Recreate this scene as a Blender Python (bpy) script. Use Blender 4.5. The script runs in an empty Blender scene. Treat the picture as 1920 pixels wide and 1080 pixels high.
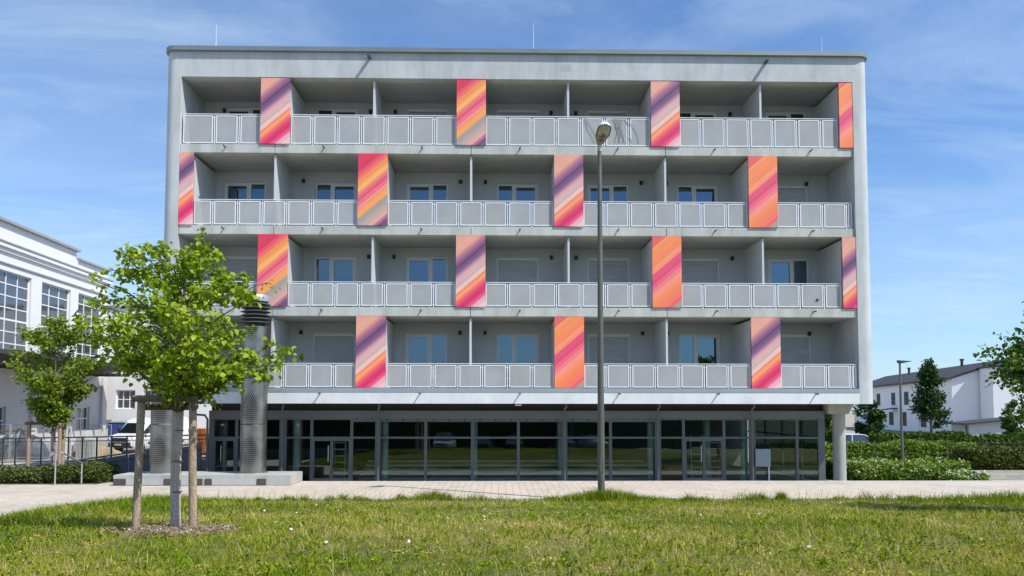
import bpy, bmesh, math, random
import numpy as np
from mathutils import Vector, Matrix

random.seed(7)
RNG = np.random.default_rng(11)
S = bpy.context.scene
COL = S.collection
rad = math.radians

# ------------------------------------------------------------------ camera, sky, sun, exposure
EYE = 2.5
FPX, CX, CY = 1400.0, 960.0, 691.2
PITCH, YAW, ROLL = rad(3.058), rad(1.0197), rad(0.052)
fw = Vector((math.sin(YAW)*math.cos(PITCH), math.cos(YAW)*math.cos(PITCH), math.sin(PITCH)))
rt = Vector((math.cos(YAW), -math.sin(YAW), 0))
up = rt.cross(fw)
rt, up = math.cos(ROLL)*rt+math.sin(ROLL)*up, -math.sin(ROLL)*rt+math.cos(ROLL)*up
cam = bpy.data.cameras.new('camera')
cam_o = bpy.data.objects.new('camera', cam)
COL.objects.link(cam_o)
cam_o.matrix_world = Matrix(((rt.x, up.x, -fw.x, 0), (rt.y, up.y, -fw.y, 0), (rt.z, up.z, -fw.z, EYE), (0, 0, 0, 1)))
cam.sensor_width = 36
cam.lens = FPX/1920*36
cam.shift_y = (CY-540)/1920
cam.clip_start = 0.1
cam.clip_end = 3000
S.camera = cam_o

S.view_settings.view_transform = 'Standard'
S.view_settings.look = 'None'
S.view_settings.exposure = 0.17
S.view_settings.gamma = 1.0

TO_SUN = Vector((0.67, -0.42, 1.0)).normalized()
SUN_EL = math.asin(TO_SUN.z)
SUN_AZ = math.atan2(TO_SUN.x, TO_SUN.y)
sun = bpy.data.lights.new('sun', 'SUN')
sun.energy = 4.6
sun.angle = rad(0.5)
sun.color = (1.0, 0.95, 0.88)
sun_o = bpy.data.objects.new('sun', sun)
COL.objects.link(sun_o)
sun_o.rotation_euler = (-TO_SUN).to_track_quat('-Z', 'Y').to_euler()

W = bpy.data.worlds.new('World')
S.world = W
W.use_nodes = True
wn, wl = W.node_tree.nodes, W.node_tree.links
wn.clear()
wout = wn.new('ShaderNodeOutputWorld')
bg = wn.new('ShaderNodeBackground')
sky = wn.new('ShaderNodeTexSky')
sky.sky_type = 'NISHITA'
sky.sun_disc = False
sky.sun_elevation = SUN_EL
sky.sun_rotation = SUN_AZ
sky.air_density = 1.0
sky.dust_density = 0.6
sky.ozone_density = 2.0
bg.inputs['Strength'].default_value = 0.15
tc = wn.new('ShaderNodeTexCoord')
sep = wn.new('ShaderNodeSeparateXYZ')
wl.new(tc.outputs['Generated'], sep.inputs[0])
def wmath(op, a, b=None, c=None):
    n = wn.new('ShaderNodeMath'); n.operation = op
    for i, v in enumerate((a, b, c)):
        if v is None: continue
        if isinstance(v, (int, float)): n.inputs[i].default_value = v
        else: wl.new(v, n.inputs[i])
    return n.outputs[0]
zz = wmath('ADD', wmath('MAXIMUM', sep.outputs['Z'], 0.0), 0.12)
cmb = wn.new('ShaderNodeCombineXYZ')
wl.new(wmath('DIVIDE', sep.outputs['X'], zz), cmb.inputs[0])
wl.new(wmath('DIVIDE', sep.outputs['Y'], zz), cmb.inputs[1])
def wisp(scale, detail, rot, sx, sy, lo, hi, distort):
    mp = wn.new('ShaderNodeMapping'); mp.inputs['Rotation'].default_value = (0, 0, rot)
    mp.inputs['Scale'].default_value = (sx, sy, 1)
    wl.new(cmb.outputs[0], mp.inputs[0])
    nz = wn.new('ShaderNodeTexNoise'); nz.inputs['Scale'].default_value = scale
    nz.inputs['Detail'].default_value = detail; nz.inputs['Roughness'].default_value = 0.62
    nz.inputs['Distortion'].default_value = distort
    wl.new(mp.outputs[0], nz.inputs[0])
    mr = wn.new('ShaderNodeMapRange'); mr.inputs['From Min'].default_value = lo; mr.inputs['From Max'].default_value = hi
    wl.new(nz.outputs[0], mr.inputs[0])
    return mr.outputs[0]
c1 = wisp(1.5, 8, 0.55, 0.55, 1.25, 0.47, 0.82, 1.6)
c2 = wisp(0.8, 6, -0.25, 0.55, 1.2, 0.42, 0.75, 0.5)
cl = wmath('MULTIPLY', wmath('ADD', wmath('MULTIPLY', c1, 0.75), wmath('MULTIPLY', c2, 0.55)), 0.8)
# thin veil is thicker low down and to the west
veil = wmath('MAXIMUM', wmath('MULTIPLY', wmath('SUBTRACT', 0.06, wmath('MULTIPLY', sep.outputs['X'], 0.30)), 0.9), 0.02)
veil = wmath('ADD', veil, wmath('MULTIPLY', wmath('MAXIMUM', wmath('SUBTRACT', 0.34, sep.outputs['Z']), 0.0), 0.6))
veil = wmath('MULTIPLY', veil, wmath('MAXIMUM', wmath('SUBTRACT', 1.25, wmath('MULTIPLY', sep.outputs['Z'], 2.1)), 0.1))
cl = wmath('MINIMUM', wmath('ADD', wmath('MULTIPLY', cl, 0.72), veil), 0.75)
mx = wn.new('ShaderNodeMixRGB')
wl.new(cl, mx.inputs[0])
hsv = wn.new('ShaderNodeHueSaturation'); hsv.inputs['Saturation'].default_value = 1.0; hsv.inputs['Value'].default_value = 1.0
wl.new(sky.outputs[0], hsv.inputs['Color'])
gain = wn.new('ShaderNodeMixRGB'); gain.blend_type = 'MULTIPLY'; gain.inputs[0].default_value = 1.0
gain.inputs[2].default_value = (0.66, 0.88, 1.11, 1)
wl.new(hsv.outputs[0], gain.inputs[1])
wl.new(gain.outputs[0], mx.inputs[1])
mx.inputs[2].default_value = (4.0, 4.95, 6.1, 1)
wl.new(mx.outputs[0], bg.inputs['Color'])
wl.new(bg.outputs[0], wout.inputs[0])

S.cycles.max_bounces = 8
S.cycles.diffuse_bounces = 4
S.cycles.glossy_bounces = 4
S.cycles.transparent_max_bounces = 16
S.cycles.use_denoising = True
S.cycles.caustics_reflective = False
S.cycles.caustics_refractive = False

def at(px, py, Y):
    d = (px-CX)/FPX*rt - (py-CY)/FPX*up + fw
    return Vector((0, 0, EYE)) + d*(Y/d.y)

# ------------------------------------------------------------------ helpers
def srgb(r, g, b):
    f = lambda c: (c/255/12.92) if c/255 <= 0.04045 else ((c/255+0.055)/1.055)**2.4
    return (f(r), f(g), f(b))

class NT:
    """small node graph helper"""
    def __init__(s, name):
        s.m = bpy.data.materials.new(name); s.m.use_nodes = True
        s.n, s.l = s.m.node_tree.nodes, s.m.node_tree.links
        s.p = s.n['Principled BSDF']; s.out = s.n['Material Output']
    def new(s, t, **kw):
        n = s.n.new(t)
        for k, v in kw.items(): setattr(n, k, v)
        return n
    def lk(s, a, b): s.l.new(a, b)
    def coord(s, kind='Object'):
        return s.new('ShaderNodeTexCoord').outputs[kind]
    def world(s): return s.new('ShaderNodeNewGeometry').outputs['Position']
    def noise(s, co, scale, detail=4, rough=0.6, stretch=None):
        if stretch:
            mp = s.new('ShaderNodeMapping'); mp.inputs['Scale'].default_value = stretch
            s.lk(co, mp.inputs[0]); co = mp.outputs[0]
        n = s.new('ShaderNodeTexNoise'); n.inputs['Scale'].default_value = scale
        n.inputs['Detail'].default_value = detail; n.inputs['Roughness'].default_value = rough
        s.lk(co, n.inputs[0]); return n.outputs[0]
    def ramp(s, fac, stops, interp='LINEAR'):
        r = s.new('ShaderNodeValToRGB'); cr = r.color_ramp; cr.interpolation = interp
        while len(cr.elements) < len(stops): cr.elements.new(0.5)
        for e, (p, c) in zip(cr.elements, stops): e.position = p; e.color = (*c, 1)
        s.lk(fac, r.inputs[0]); return r.outputs[0]
    def math(s, op, a, b=None):
        n = s.new('ShaderNodeMath', operation=op)
        for i, v in enumerate((a, b)):
            if v is None: continue
            if isinstance(v, (int, float)): n.inputs[i].default_value = v
            else: s.lk(v, n.inputs[i])
        return n.outputs[0]
    def mix(s, fac, a, b, mode='MIX'):
        n = s.new('ShaderNodeMixRGB', blend_type=mode)
        for i, v in enumerate((fac, a, b)):
            if isinstance(v, (int, float)): n.inputs[i].default_value = v
            elif isinstance(v, tuple): n.inputs[i].default_value = (*v, 1)
            else: s.lk(v, n.inputs[i])
        return n.outputs[0]
    def bump(s, h, strength=0.3, dist=0.02):
        b = s.new('ShaderNodeBump'); b.inputs['Strength'].default_value = strength; b.inputs['Distance'].default_value = dist
        s.lk(h, b.inputs['Height']); s.lk(b.outputs[0], s.p.inputs['Normal'])
    def base(s, c):
        if isinstance(c, tuple): s.p.inputs['Base Color'].default_value = (*c, 1)
        else: s.lk(c, s.p.inputs['Base Color'])
    def set(s, rough=0.6, metal=0.0, spec=None):
        s.p.inputs['Roughness'].default_value = rough; s.p.inputs['Metallic'].default_value = metal
        if spec is not None: s.p.inputs['Specular IOR Level'].default_value = spec
        return s.m

def mul(c, k): return tuple(min(1, x*k) for x in c)

def basic(name, c, rough=0.6, metal=0.0, scale=3.0, var=0.12, bump=0.0, stretch=None, fine=None, spec=None):
    t = NT(name); co = t.coord()
    n = t.noise(co, scale, 5, 0.65, stretch)
    col = t.ramp(n, [(0.3, mul(c, 1-var)), (0.7, mul(c, 1+var))])
    if fine:
        n2 = t.noise(co, fine, 3)
        col = t.mix(1.0, col, t.ramp(n2, [(0.35, (1-var,)*3), (0.65, (1+var*0.3,)*3)]), 'MULTIPLY')
    t.base(col)
    if bump: t.bump(t.noise(co, fine or scale*8, 4), bump)
    return t.set(rough, metal, spec)

M = {}
def concrete(name, c, streak=0.10):
    t = NT(name); co = t.world()
    n = t.noise(co, 0.7, 6, 0.68); n2 = t.noise(co, 2.2, 5, 0.7, (1, 1, 0.18)); n3 = t.noise(co, 22, 3)
    a = t.ramp(n, [(0.3, mul(c, 0.86)), (0.52, c), (0.75, mul(c, 1.08))])
    b = t.mix(1.0, a, t.ramp(n2, [(0.32, (1-streak*1.6, 1-streak*1.4, 1-streak*1.7)), (0.6, (1.0, 1.0, 1.0))]), 'MULTIPLY')
    d = t.mix(1.0, b, t.ramp(n3, [(0.3, (0.95,)*3), (0.7, (1.03,)*3)]), 'MULTIPLY')
    t.base(d); t.bump(n3, 0.12, 0.01)
    return t.set(0.8)
M['concrete'] = concrete('render_concrete', (0.54, 0.56, 0.57), 0.13)
M['beam'] = concrete('white_concrete', (0.74, 0.77, 0.765), 0.05)
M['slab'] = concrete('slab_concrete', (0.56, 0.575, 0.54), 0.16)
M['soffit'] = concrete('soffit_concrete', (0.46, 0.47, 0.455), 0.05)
M['plinth'] = concrete('plinth_concrete', (0.46, 0.46, 0.43), 0.14)
M['joint'] = basic('joint_mortar', (0.43, 0.45, 0.46), .85)
M['kerb'] = concrete('kerb_concrete', (0.62, 0.61, 0.57), 0.06)
M['rearwall'] = basic('grey_rear_render', (0.53, 0.545, 0.555), 0.85, scale=0.9, var=0.05, fine=60, bump=0.05)
M['closet'] = basic('closet_board', (0.58, 0.60, 0.61), 0.55, scale=1.2, var=0.04)
M['cap'] = basic('zinc_coping', (0.22, 0.26, 0.265), 0.45, 0.3, scale=0.6, var=0.1)
M['ledge'] = basic('zinc_ledge', (0.36, 0.41, 0.45), 0.45, 0.3, scale=1.0, var=0.08)
M['galv'] = basic('galvanised_steel', (0.80, 0.81, 0.82), 0.4, 0.0, scale=8, var=0.05)
M['steel'] = basic('stainless_tube', (0.66, 0.65, 0.61), 0.3, 0.8, scale=6, var=0.06)
M['pvc'] = basic('white_window_frame', (0.72, 0.73, 0.72), 0.4, scale=2, var=0.03)
M['shutter'] = basic('grey_shutter', (0.54, 0.55, 0.56), 0.5, scale=2, var=0.04)
M['lampbox'] = basic('anthracite_plastic', (0.03, 0.033, 0.037), 0.5, scale=4)
M['spout'] = basic('spout_metal', (0.10, 0.10, 0.095), 0.5, 0.3, scale=8)
M['alu'] = basic('grey_aluminium', (0.125, 0.135, 0.142), 0.42, 0.2, scale=1.5, var=0.07)
M['fascia'] = basic('fascia_sheet', (0.155, 0.168, 0.172), 0.5, 0.1, scale=0.7, var=0.08)
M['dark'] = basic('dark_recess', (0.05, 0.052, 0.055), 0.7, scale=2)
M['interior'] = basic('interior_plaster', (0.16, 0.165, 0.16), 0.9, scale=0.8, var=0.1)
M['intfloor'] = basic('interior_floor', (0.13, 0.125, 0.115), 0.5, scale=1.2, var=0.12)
M['intcol'] = basic('interior_column', (0.62, 0.72, 0.68), 0.7, scale=1.5, var=0.05)
M['step'] = basic('timber_step', (0.14, 0.10, 0.075), 0.5, scale=2, var=0.15, stretch=(1, 6, 6))
M['nosing'] = basic('light_nosing', (0.80, 0.78, 0.74), 0.5, scale=3)
M['wood'] = basic('weathered_stake', (0.41, 0.30, 0.205), 0.85, scale=3, var=0.3, stretch=(7, 7, 0.8), fine=30, bump=0.4)
M['woodbar'] = basic('weathered_bar', (0.20, 0.14, 0.09), 0.85, scale=3, var=0.3, stretch=(0.8, 7, 7), fine=30, bump=0.4)
M['bark'] = basic('young_bark', (0.16, 0.125, 0.10), 0.9, scale=5, var=0.3, stretch=(4, 4, 0.7), fine=40, bump=0.4)
M['wrap'] = basic('reed_wrap', (0.58, 0.475, 0.39), 0.9, scale=4, var=0.28, stretch=(9, 9, 0.6), fine=40, bump=0.5)
M['pole'] = basic('lamp_pole_grey', (0.13, 0.125, 0.11), 0.55, 0.2, scale=3, var=0.12)
M['polecol'] = basic('pole_sleeve', (0.45, 0.45, 0.43), 0.5, 0.3, scale=3)
M['lampalu'] = basic('lamp_housing_grey', (0.30, 0.285, 0.235), 0.45, 0.2, scale=9, var=0.12)
M['lampwhite'] = basic('lamp_canopy_white', (0.75, 0.76, 0.76), 0.25, scale=4, var=0.04)
M['lens'] = basic('lamp_lens', (0.40, 0.38, 0.30), 0.08, scale=14, var=0.25)
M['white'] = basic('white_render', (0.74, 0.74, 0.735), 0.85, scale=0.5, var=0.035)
M['whiteshade'] = basic('shaded_white_render', (0.56, 0.55, 0.54), 0.9, scale=0.5, var=0.08)  # hall's lower wall: canopy shade put into a darker base colour
M['grime'] = basic('grey_moulding', (0.33, 0.33, 0.34), 0.8, scale=0.8, var=0.1)
M['houseleft'] = basic('house_render', (0.86, 0.865, 0.87), 0.85, scale=0.5, var=0.03)
M['canopy'] = basic('dark_canopy_steel', (0.055, 0.05, 0.05), 0.6, 0.2, scale=1.2, var=0.15)
M['tyre'] = basic('tyre_rubber', (0.02, 0.02, 0.021), 0.8, scale=10)
M['rim'] = basic('rim_alloy', (0.45, 0.46, 0.47), 0.35, 0.6, scale=8)
M['blackplastic'] = basic('black_plastic', (0.025, 0.026, 0.028), 0.5, scale=6)
M['rail'] = basic('dark_rail_steel', (0.07, 0.075, 0.085), 0.5, 0.3, scale=3)
M['tarp'] = basic('grey_tarpaulin', (0.10, 0.115, 0.13), 0.5, scale=2.5, var=0.35)
M['sign'] = basic('white_sign', (0.78, 0.78, 0.78), 0.5, scale=3, var=0.03)
M['greysign'] = basic('grey_board', (0.30, 0.345, 0.375), 0.5, scale=2, var=0.04)
M['orange'] = basic('orange_steel', (0.62, 0.20, 0.06), 0.5, scale=2, var=0.15)
M['blue'] = basic('blue_cabin', (0.03, 0.10, 0.32), 0.5, scale=2, var=0.1)
M['block'] = basic('dark_basalt_block', (0.075, 0.07, 0.068), 0.8, scale=9, var=0.3, bump=0.3)
M['chip'] = basic('wood_chip', (0.34, 0.25, 0.17), 0.9, scale=20, var=0.5)
M['headlight'] = basic('headlight_glass', (0.75, 0.78, 0.80), 0.1, scale=5)
M['red'] = basic('tail_light_red', (0.4, 0.02, 0.02), 0.2, scale=5)

def paint(name, c):
    t = NT(name); n = t.noise(t.coord(), 1.5, 3)
    t.base(t.ramp(n, [(0.3, mul(c, 0.94)), (0.7, mul(c, 1.04))]))
    t.p.inputs['Coat Weight'].default_value = 0.7; t.p.inputs['Coat Roughness'].default_value = 0.06
    return t.set(0.4)
M['vanwhite'] = paint('van_white_paint', (0.78, 0.79, 0.80))
M['carwhite'] = paint('car_white_paint', (0.78, 0.78, 0.78))
M['carblue'] = paint('car_blue_paint', (0.03, 0.045, 0.22))
M['cardark'] = paint('car_dark_paint', (0.025, 0.028, 0.035))
M['carsilver'] = paint('car_silver_paint', (0.42, 0.44, 0.47))

def glass_thin(name, tint, gloss, f0):
    t = NT(name); t.n.remove(t.p)
    tr = t.new('ShaderNodeBsdfTransparent'); tr.inputs[0].default_value = (*tint, 1)
    gl = t.new('ShaderNodeBsdfGlossy'); gl.inputs['Color'].default_value = (*gloss, 1); gl.inputs['Roughness'].default_value = 0.0
    lw = t.new('ShaderNodeLayerWeight'); lw.inputs[0].default_value = 0.25
    n = t.noise(t.coord(), 0.9, 2); wv = t.new('ShaderNodeBump'); wv.inputs['Strength'].default_value = 0.03; wv.inputs['Distance'].default_value = 0.05
    t.lk(n, wv.inputs['Height']); t.lk(wv.outputs[0], gl.inputs['Normal'])
    mr = t.new('ShaderNodeMapRange'); mr.inputs['To Min'].default_value = f0; mr.inputs['To Max'].default_value = 0.95
    t.lk(lw.outputs['Fresnel'], mr.inputs[0]); mr.inputs['From Min'].default_value = 0.02
    ms = t.new('ShaderNodeMixShader'); t.lk(mr.outputs[0], ms.inputs[0]); t.lk(tr.outputs[0], ms.inputs[1]); t.lk(gl.outputs[0], ms.inputs[2])
    t.lk(ms.outputs[0], t.out.inputs[0]); return t.m
M['shopglass'] = glass_thin('shop_glass', (0.78, 0.86, 0.83), (0.9, 0.95, 0.95), 0.085)

def glass_dark(name, c, gloss, f0):
    t = NT(name); t.n.remove(t.p)
    df = t.new('ShaderNodeBsdfDiffuse'); df.inputs[0].default_value = (*c, 1)
    gl = t.new('ShaderNodeBsdfGlossy'); gl.inputs['Color'].default_value = (*gloss, 1); gl.inputs['Roughness'].default_value = 0.01
    nz = t.noise(t.coord(), 1.3, 2); wv = t.new('ShaderNodeBump'); wv.inputs['Strength'].default_value = 0.05; wv.inputs['Distance'].default_value = 0.05
    t.lk(nz, wv.inputs['Height']); t.lk(wv.outputs[0], gl.inputs['Normal'])
    ms = t.new('ShaderNodeMixShader'); ms.inputs[0].default_value = f0
    t.lk(df.outputs[0], ms.inputs[1]); t.lk(gl.outputs[0], ms.inputs[2]); t.lk(ms.outputs[0], t.out.inputs[0]); return t.m
M['winglass'] = glass_dark('window_glass', (0.008, 0.010, 0.013), (0.55, 0.8, 1.0), 0.20)
M['hallglass'] = glass_dark('hall_glass', (0.05, 0.055, 0.06), (0.85, 0.95, 1.0), 0.22)
M['houseglass'] = glass_dark('house_glass', (0.018, 0.02, 0.03), (0.9, 1, 1), 0.06)
M['carglass'] = glass_dark('car_glass', (0.01, 0.013, 0.014), (0.9, 1, 1), 0.18)

def perforated():
    t = NT('perforated_sheet'); tr = t.new('ShaderNodeBsdfTransparent')
    n = t.noise(t.world(), 1.4, 4)
    t.base(t.ramp(n, [(0.3, (0.49, 0.49, 0.48)), (0.7, (0.57, 0.57, 0.56))])); t.set(0.5, 0.0)
    ms = t.new('ShaderNodeMixShader'); ms.inputs[0].default_value = 0.38
    t.lk(t.p.outputs[0], ms.inputs[1]); t.lk(tr.outputs[0], ms.inputs[2]); t.lk(ms.outputs[0], t.out.inputs[0]); return t.m
M['perf'] = perforated()

def leafmat(name, stops, trans=0.45, rough=0.45, spec=0.12):
    t = NT(name); a = t.new('ShaderNodeAttribute'); a.attribute_name = 'var'
    col = t.ramp(a.outputs['Fac'], stops)
    t.base(col); t.set(rough, 0, spec)
    tl = t.new('ShaderNodeBsdfTranslucent'); t.lk(t.mix(1.0, col, (1.0, 1.0, 0.55), 'MULTIPLY'), tl.inputs[0])
    ms = t.new('ShaderNodeMixShader'); ms.inputs[0].default_value = trans
    t.lk(t.p.outputs[0], ms.inputs[1]); t.lk(tl.outputs[0], ms.inputs[2]); t.lk(ms.outputs[0], t.out.inputs[0]); return t.m
M['linden'] = leafmat('linden_leaves', [(0, (0.12, 0.20, 0.012)), (0.5, (0.30, 0.43, 0.022)), (1, (0.52, 0.62, 0.06))], 0.42)
M['maple'] = leafmat('maple_leaves', [(0, (0.11, 0.18, 0.015)), (0.5, (0.22, 0.31, 0.03)), (1, (0.34, 0.42, 0.06))], 0.42)
M['edgeleaf'] = leafmat('edge_maple_leaves', [(0, (0.06, 0.12, 0.015)), (0.6, (0.12, 0.21, 0.03)), (1, (0.22, 0.33, 0.06))], 0.35)
M['darkleaf'] = leafmat('dark_leaves', [(0, (0.015, 0.045, 0.012)), (0.6, (0.035, 0.085, 0.02)), (1, (0.08, 0.15, 0.035))], 0.25)
M['midleaf'] = leafmat('mid_leaves', [(0, (0.045, 0.09, 0.015)), (0.6, (0.085, 0.16, 0.028)), (1, (0.16, 0.25, 0.05))], 0.3)
M['hedge'] = leafmat('hedge_leaves', [(0, (0.10, 0.17, 0.018)), (0.6, (0.20, 0.31, 0.035)), (1, (0.33, 0.44, 0.08))], 0.3)
M['bush'] = leafmat('bush_leaves', [(0, (0.05, 0.07, 0.015)), (0.6, (0.11, 0.14, 0.03)), (1, (0.19, 0.20, 0.06))], 0.25)
M['grass'] = leafmat('grass_blades', [(0, (0.07, 0.14, 0.008)), (0.35, (0.19, 0.29, 0.014)), (0.58, (0.36, 0.38, 0.025)), (0.74, (0.52, 0.41, 0.09)), (1, (0.72, 0.57, 0.27))], 0.3, 0.9, 0.06)
M['petal'] = leafmat('white_petals', [(0, (0.7, 0.7, 0.62)), (1, (0.85, 0.85, 0.82))], 0.3)
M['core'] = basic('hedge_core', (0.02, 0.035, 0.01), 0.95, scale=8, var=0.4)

class MB:
    """collects shapes, links them as ONE mesh object"""
    def __init__(s): s.v, s.f, s.m = [], [], []
    def add(s, vs, fs, mi=0):
        o = len(s.v); s.v += [tuple(p) for p in vs]
        s.f += [tuple(o+i for i in q) for q in fs]; s.m += [mi]*len(fs); return s
    def box(s, x0, x1, y0, y1, z0, z1, mi=0):
        return s.add([(x0,y0,z0),(x1,y0,z0),(x1,y1,z0),(x0,y1,z0),(x0,y0,z1),(x1,y0,z1),(x1,y1,z1),(x0,y1,z1)],
                     [(0,3,2,1),(4,5,6,7),(0,1,5,4),(1,2,6,5),(2,3,7,6),(3,0,4,7)], mi)
    def prism(s, poly, axis, a, b, mi=0):
        f = {'z': lambda u, v, w: (u, v, w), 'y': lambda u, v, w: (u, w, v), 'x': lambda u, v, w: (w, u, v)}[axis]
        n = len(poly)
        return s.add([f(u, v, a) for u, v in poly]+[f(u, v, b) for u, v in poly],
                     [tuple(range(n))[::-1], tuple(range(n, 2*n))]+[(i, (i+1) % n, n+(i+1) % n, n+i) for i in range(n)], mi)
    def tube(s, pts, r, seg=8, mi=0, cap=True):
        pts = [Vector(p) for p in pts]; rs = r if isinstance(r, (list, tuple)) else [r]*len(pts)
        vs, fs = [], []; ref = None
        for i, p in enumerate(pts):
            d = ((pts[min(i+1, len(pts)-1)]-pts[max(i-1, 0)])).normalized()
            if ref is None: ref = Vector((0, 0, 1)) if abs(d.z) < 0.9 else Vector((1, 0, 0))
            a = d.cross(ref).normalized(); b = d.cross(a); ref = -b if False else ref
            for k in range(seg):
                t = 2*math.pi*k/seg; vs.append(p+(a*math.cos(t)+b*math.sin(t))*rs[i])
        for i in range(len(pts)-1):
            for k in range(seg): fs.append((i*seg+k, i*seg+(k+1) % seg, (i+1)*seg+(k+1) % seg, (i+1)*seg+k))
        if cap: fs += [tuple(range(seg))[::-1], tuple((len(pts)-1)*seg+k for k in range(seg))]
        return s.add(vs, fs, mi)
    def lathe(s, prof, c=(0, 0, 0), seg=24, mi=0):
        vs = []; n = len(prof)
        for r, z in prof:
            for k in range(seg):
                t = 2*math.pi*k/seg; vs.append((c[0]+r*math.cos(t), c[1]+r*math.sin(t), c[2]+z))
        fs = [(i*seg+k, i*seg+(k+1) % seg, (i+1)*seg+(k+1) % seg, (i+1)*seg+k) for i in range(n-1) for k in range(seg)]
        fs += [tuple(range(seg))[::-1], tuple((n-1)*seg+k for k in range(seg))]
        return s.add(vs, fs, mi)
    def loft(s, rings, mi=0):
        n = len(rings[0]); vs = [p for r in rings for p in r]
        fs = [(i*n+k, i*n+(k+1) % n, (i+1)*n+(k+1) % n, (i+1)*n+k) for i in range(len(rings)-1) for k in range(n)]
        fs += [tuple(range(n))[::-1], tuple((len(rings)-1)*n+k for k in range(n))]
        return s.add(vs, fs, mi)
    def build(s, name, mats, parent=None, world=True, bevel=0, loc=None, sharp=38):
        me = bpy.data.meshes.new(name)
        me.from_pydata(s.v, [], s.f)
        for m in (mats if isinstance(mats, (list, tuple)) else [mats]): me.materials.append(m)
        if any(s.m): me.polygons.foreach_set('material_index', s.m)
        bm = bmesh.new(); bm.from_mesh(me)
        bmesh.ops.recalc_face_normals(bm, faces=bm.faces)
        if bevel:
            es = [e for e in bm.edges if len(e.link_faces) == 2 and e.calc_face_angle(0) > 0.6]
            bmesh.ops.bevel(bm, geom=es, offset=bevel, segments=2, affect='EDGES', clamp_overlap=True)
        bm.to_mesh(me); bm.free()
        for p in me.polygons: p.use_smooth = True
        me.set_sharp_from_angle(angle=rad(sharp))
        return link(name, me, parent, world, loc)

def link(name, me, parent=None, world=True, loc=None):
    o = bpy.data.objects.new(name, me); COL.objects.link(o)
    if parent is not None:
        o.parent = parent
        if world:
            off = Vector((0, 0, 0)); q = parent
            while q is not None: off += q.location; q = q.parent
            o.location = -off
    if loc is not None: o.location = o.location+Vector(loc)
    return o

def tag(o, label, cat, group=None, kind=None):
    o['label'] = label; o['category'] = cat
    if group: o['group'] = group
    if kind: o['kind'] = kind
    return o
def struct(o): o['kind'] = 'structure'; return o
def thing(name, label, cat, loc=(0, 0, 0), rz=0, group=None):
    o = bpy.data.objects.new(name, None); COL.objects.link(o); o.empty_display_size = 0.2
    o.location = loc; o.rotation_euler = (0, 0, rz)
    return tag(o, label, cat, group)

def np_mesh(name, V, F, mats, var=None, mi=None, smooth=False):
    V = np.asarray(V, np.float32).reshape(-1, 3); F = np.asarray(F, np.int32); k = F.shape[1]
    me = bpy.data.meshes.new(name)
    me.vertices.add(len(V)); me.vertices.foreach_set('co', V.ravel())
    me.loops.add(F.size); me.loops.foreach_set('vertex_index', F.ravel())
    me.polygons.add(len(F)); me.polygons.foreach_set('loop_start', np.arange(0, F.size, k, dtype=np.int32))
    try: me.polygons.foreach_set('loop_total', np.full(len(F), k, np.int32))
    except Exception: pass
    for m in (mats if isinstance(mats, (list, tuple)) else [mats]): me.materials.append(m)
    if mi is not None: me.polygons.foreach_set('material_index', np.asarray(mi, np.int32))
    if var is not None:
        at_ = me.attributes.new('var', 'FLOAT', 'POINT'); at_.data.foreach_set('value', np.asarray(var, np.float32))
    me.update(calc_edges=True); me.validate()
    if smooth: me.polygons.foreach_set('use_smooth', np.ones(len(F), bool))
    return me

def vnoise(x, y, scale, seed=0):
    r = np.random.default_rng(seed); T = r.random((64, 64))
    x = np.asarray(x)*scale; y = np.asarray(y)*scale
    xi, yi = np.floor(x).astype(int), np.floor(y).astype(int); fx, fy = x-xi, y-yi
    fx, fy = fx*fx*(3-2*fx), fy*fy*(3-2*fy)
    g = lambda a, b: T[a % 64, b % 64]
    return (g(xi, yi)*(1-fx)+g(xi+1, yi)*fx)*(1-fy)+(g(xi, yi+1)*(1-fx)+g(xi+1, yi+1)*fx)*fy

def leaf_mesh(name, P, size, mat, up_bias=0.5, var=None, droop=0.3, rng=RNG, wide=0.8):
    """heart-shaped folded leaves at points P (N,3)"""
    P = np.asarray(P, np.float64); N = len(P)
    nrm = rng.normal(size=(N, 3)); nrm /= np.linalg.norm(nrm, axis=1)[:, None]
    nrm[:, 2] = np.abs(nrm[:, 2])*0.6+up_bias; nrm /= np.linalg.norm(nrm, axis=1)[:, None]
    d = rng.normal(size=(N, 3)); d[:, 2] -= droop
    d -= (d*nrm).sum(1)[:, None]*nrm; d /= np.linalg.norm(d, axis=1)[:, None]
    sd = np.cross(nrm, d)
    sz = size*(0.65+0.7*rng.random(N))[:, None]
    out = [(0, 0, 0), (.42*wide, .12, .10), (.46*wide, .58, .12), (0, 1.0, -.08), (-.46*wide, .58, .12), (-.42*wide, .12, .10)]
    V = np.stack([P+sz*(a*sd+b*d+c*nrm) for a, b, c in out], 1).reshape(-1, 3)
    b = np.arange(N)[:, None]*6
    F = np.concatenate([b+np.array([0, 1, 2, 3]), b+np.array([0, 3, 4, 5])], 0)
    if var is None: var = rng.random(N)
    return np_mesh(name, V, F, mat, np.repeat(var, 6))

# ------------------------------------------------------------------ ground, pavement, lawn
def ground_mat():
    t = NT('bare_ground'); co = t.world()
    n = t.noise(co, 0.25, 6, 0.7); n2 = t.noise(co, 6, 4)
    c = t.ramp(n, [(0.3, (0.34, 0.28, 0.20)), (0.55, (0.42, 0.36, 0.27)), (0.75, (0.30, 0.27, 0.2))])
    t.base(t.mix(1.0, c, t.ramp(n2, [(0.3, (0.75,)*3), (0.7, (1.1,)*3)]), 'MULTIPLY')); t.bump(n2, 0.5, 0.05)
    return t.set(0.95)
g = MB(); g.add([(-500, -500, -.5), (500, -500, -.5), (500, 900, -.5), (-500, 900, -.5)], [(0, 1, 2, 3)])
struct(g.build('ground', ground_mat()))

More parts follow.
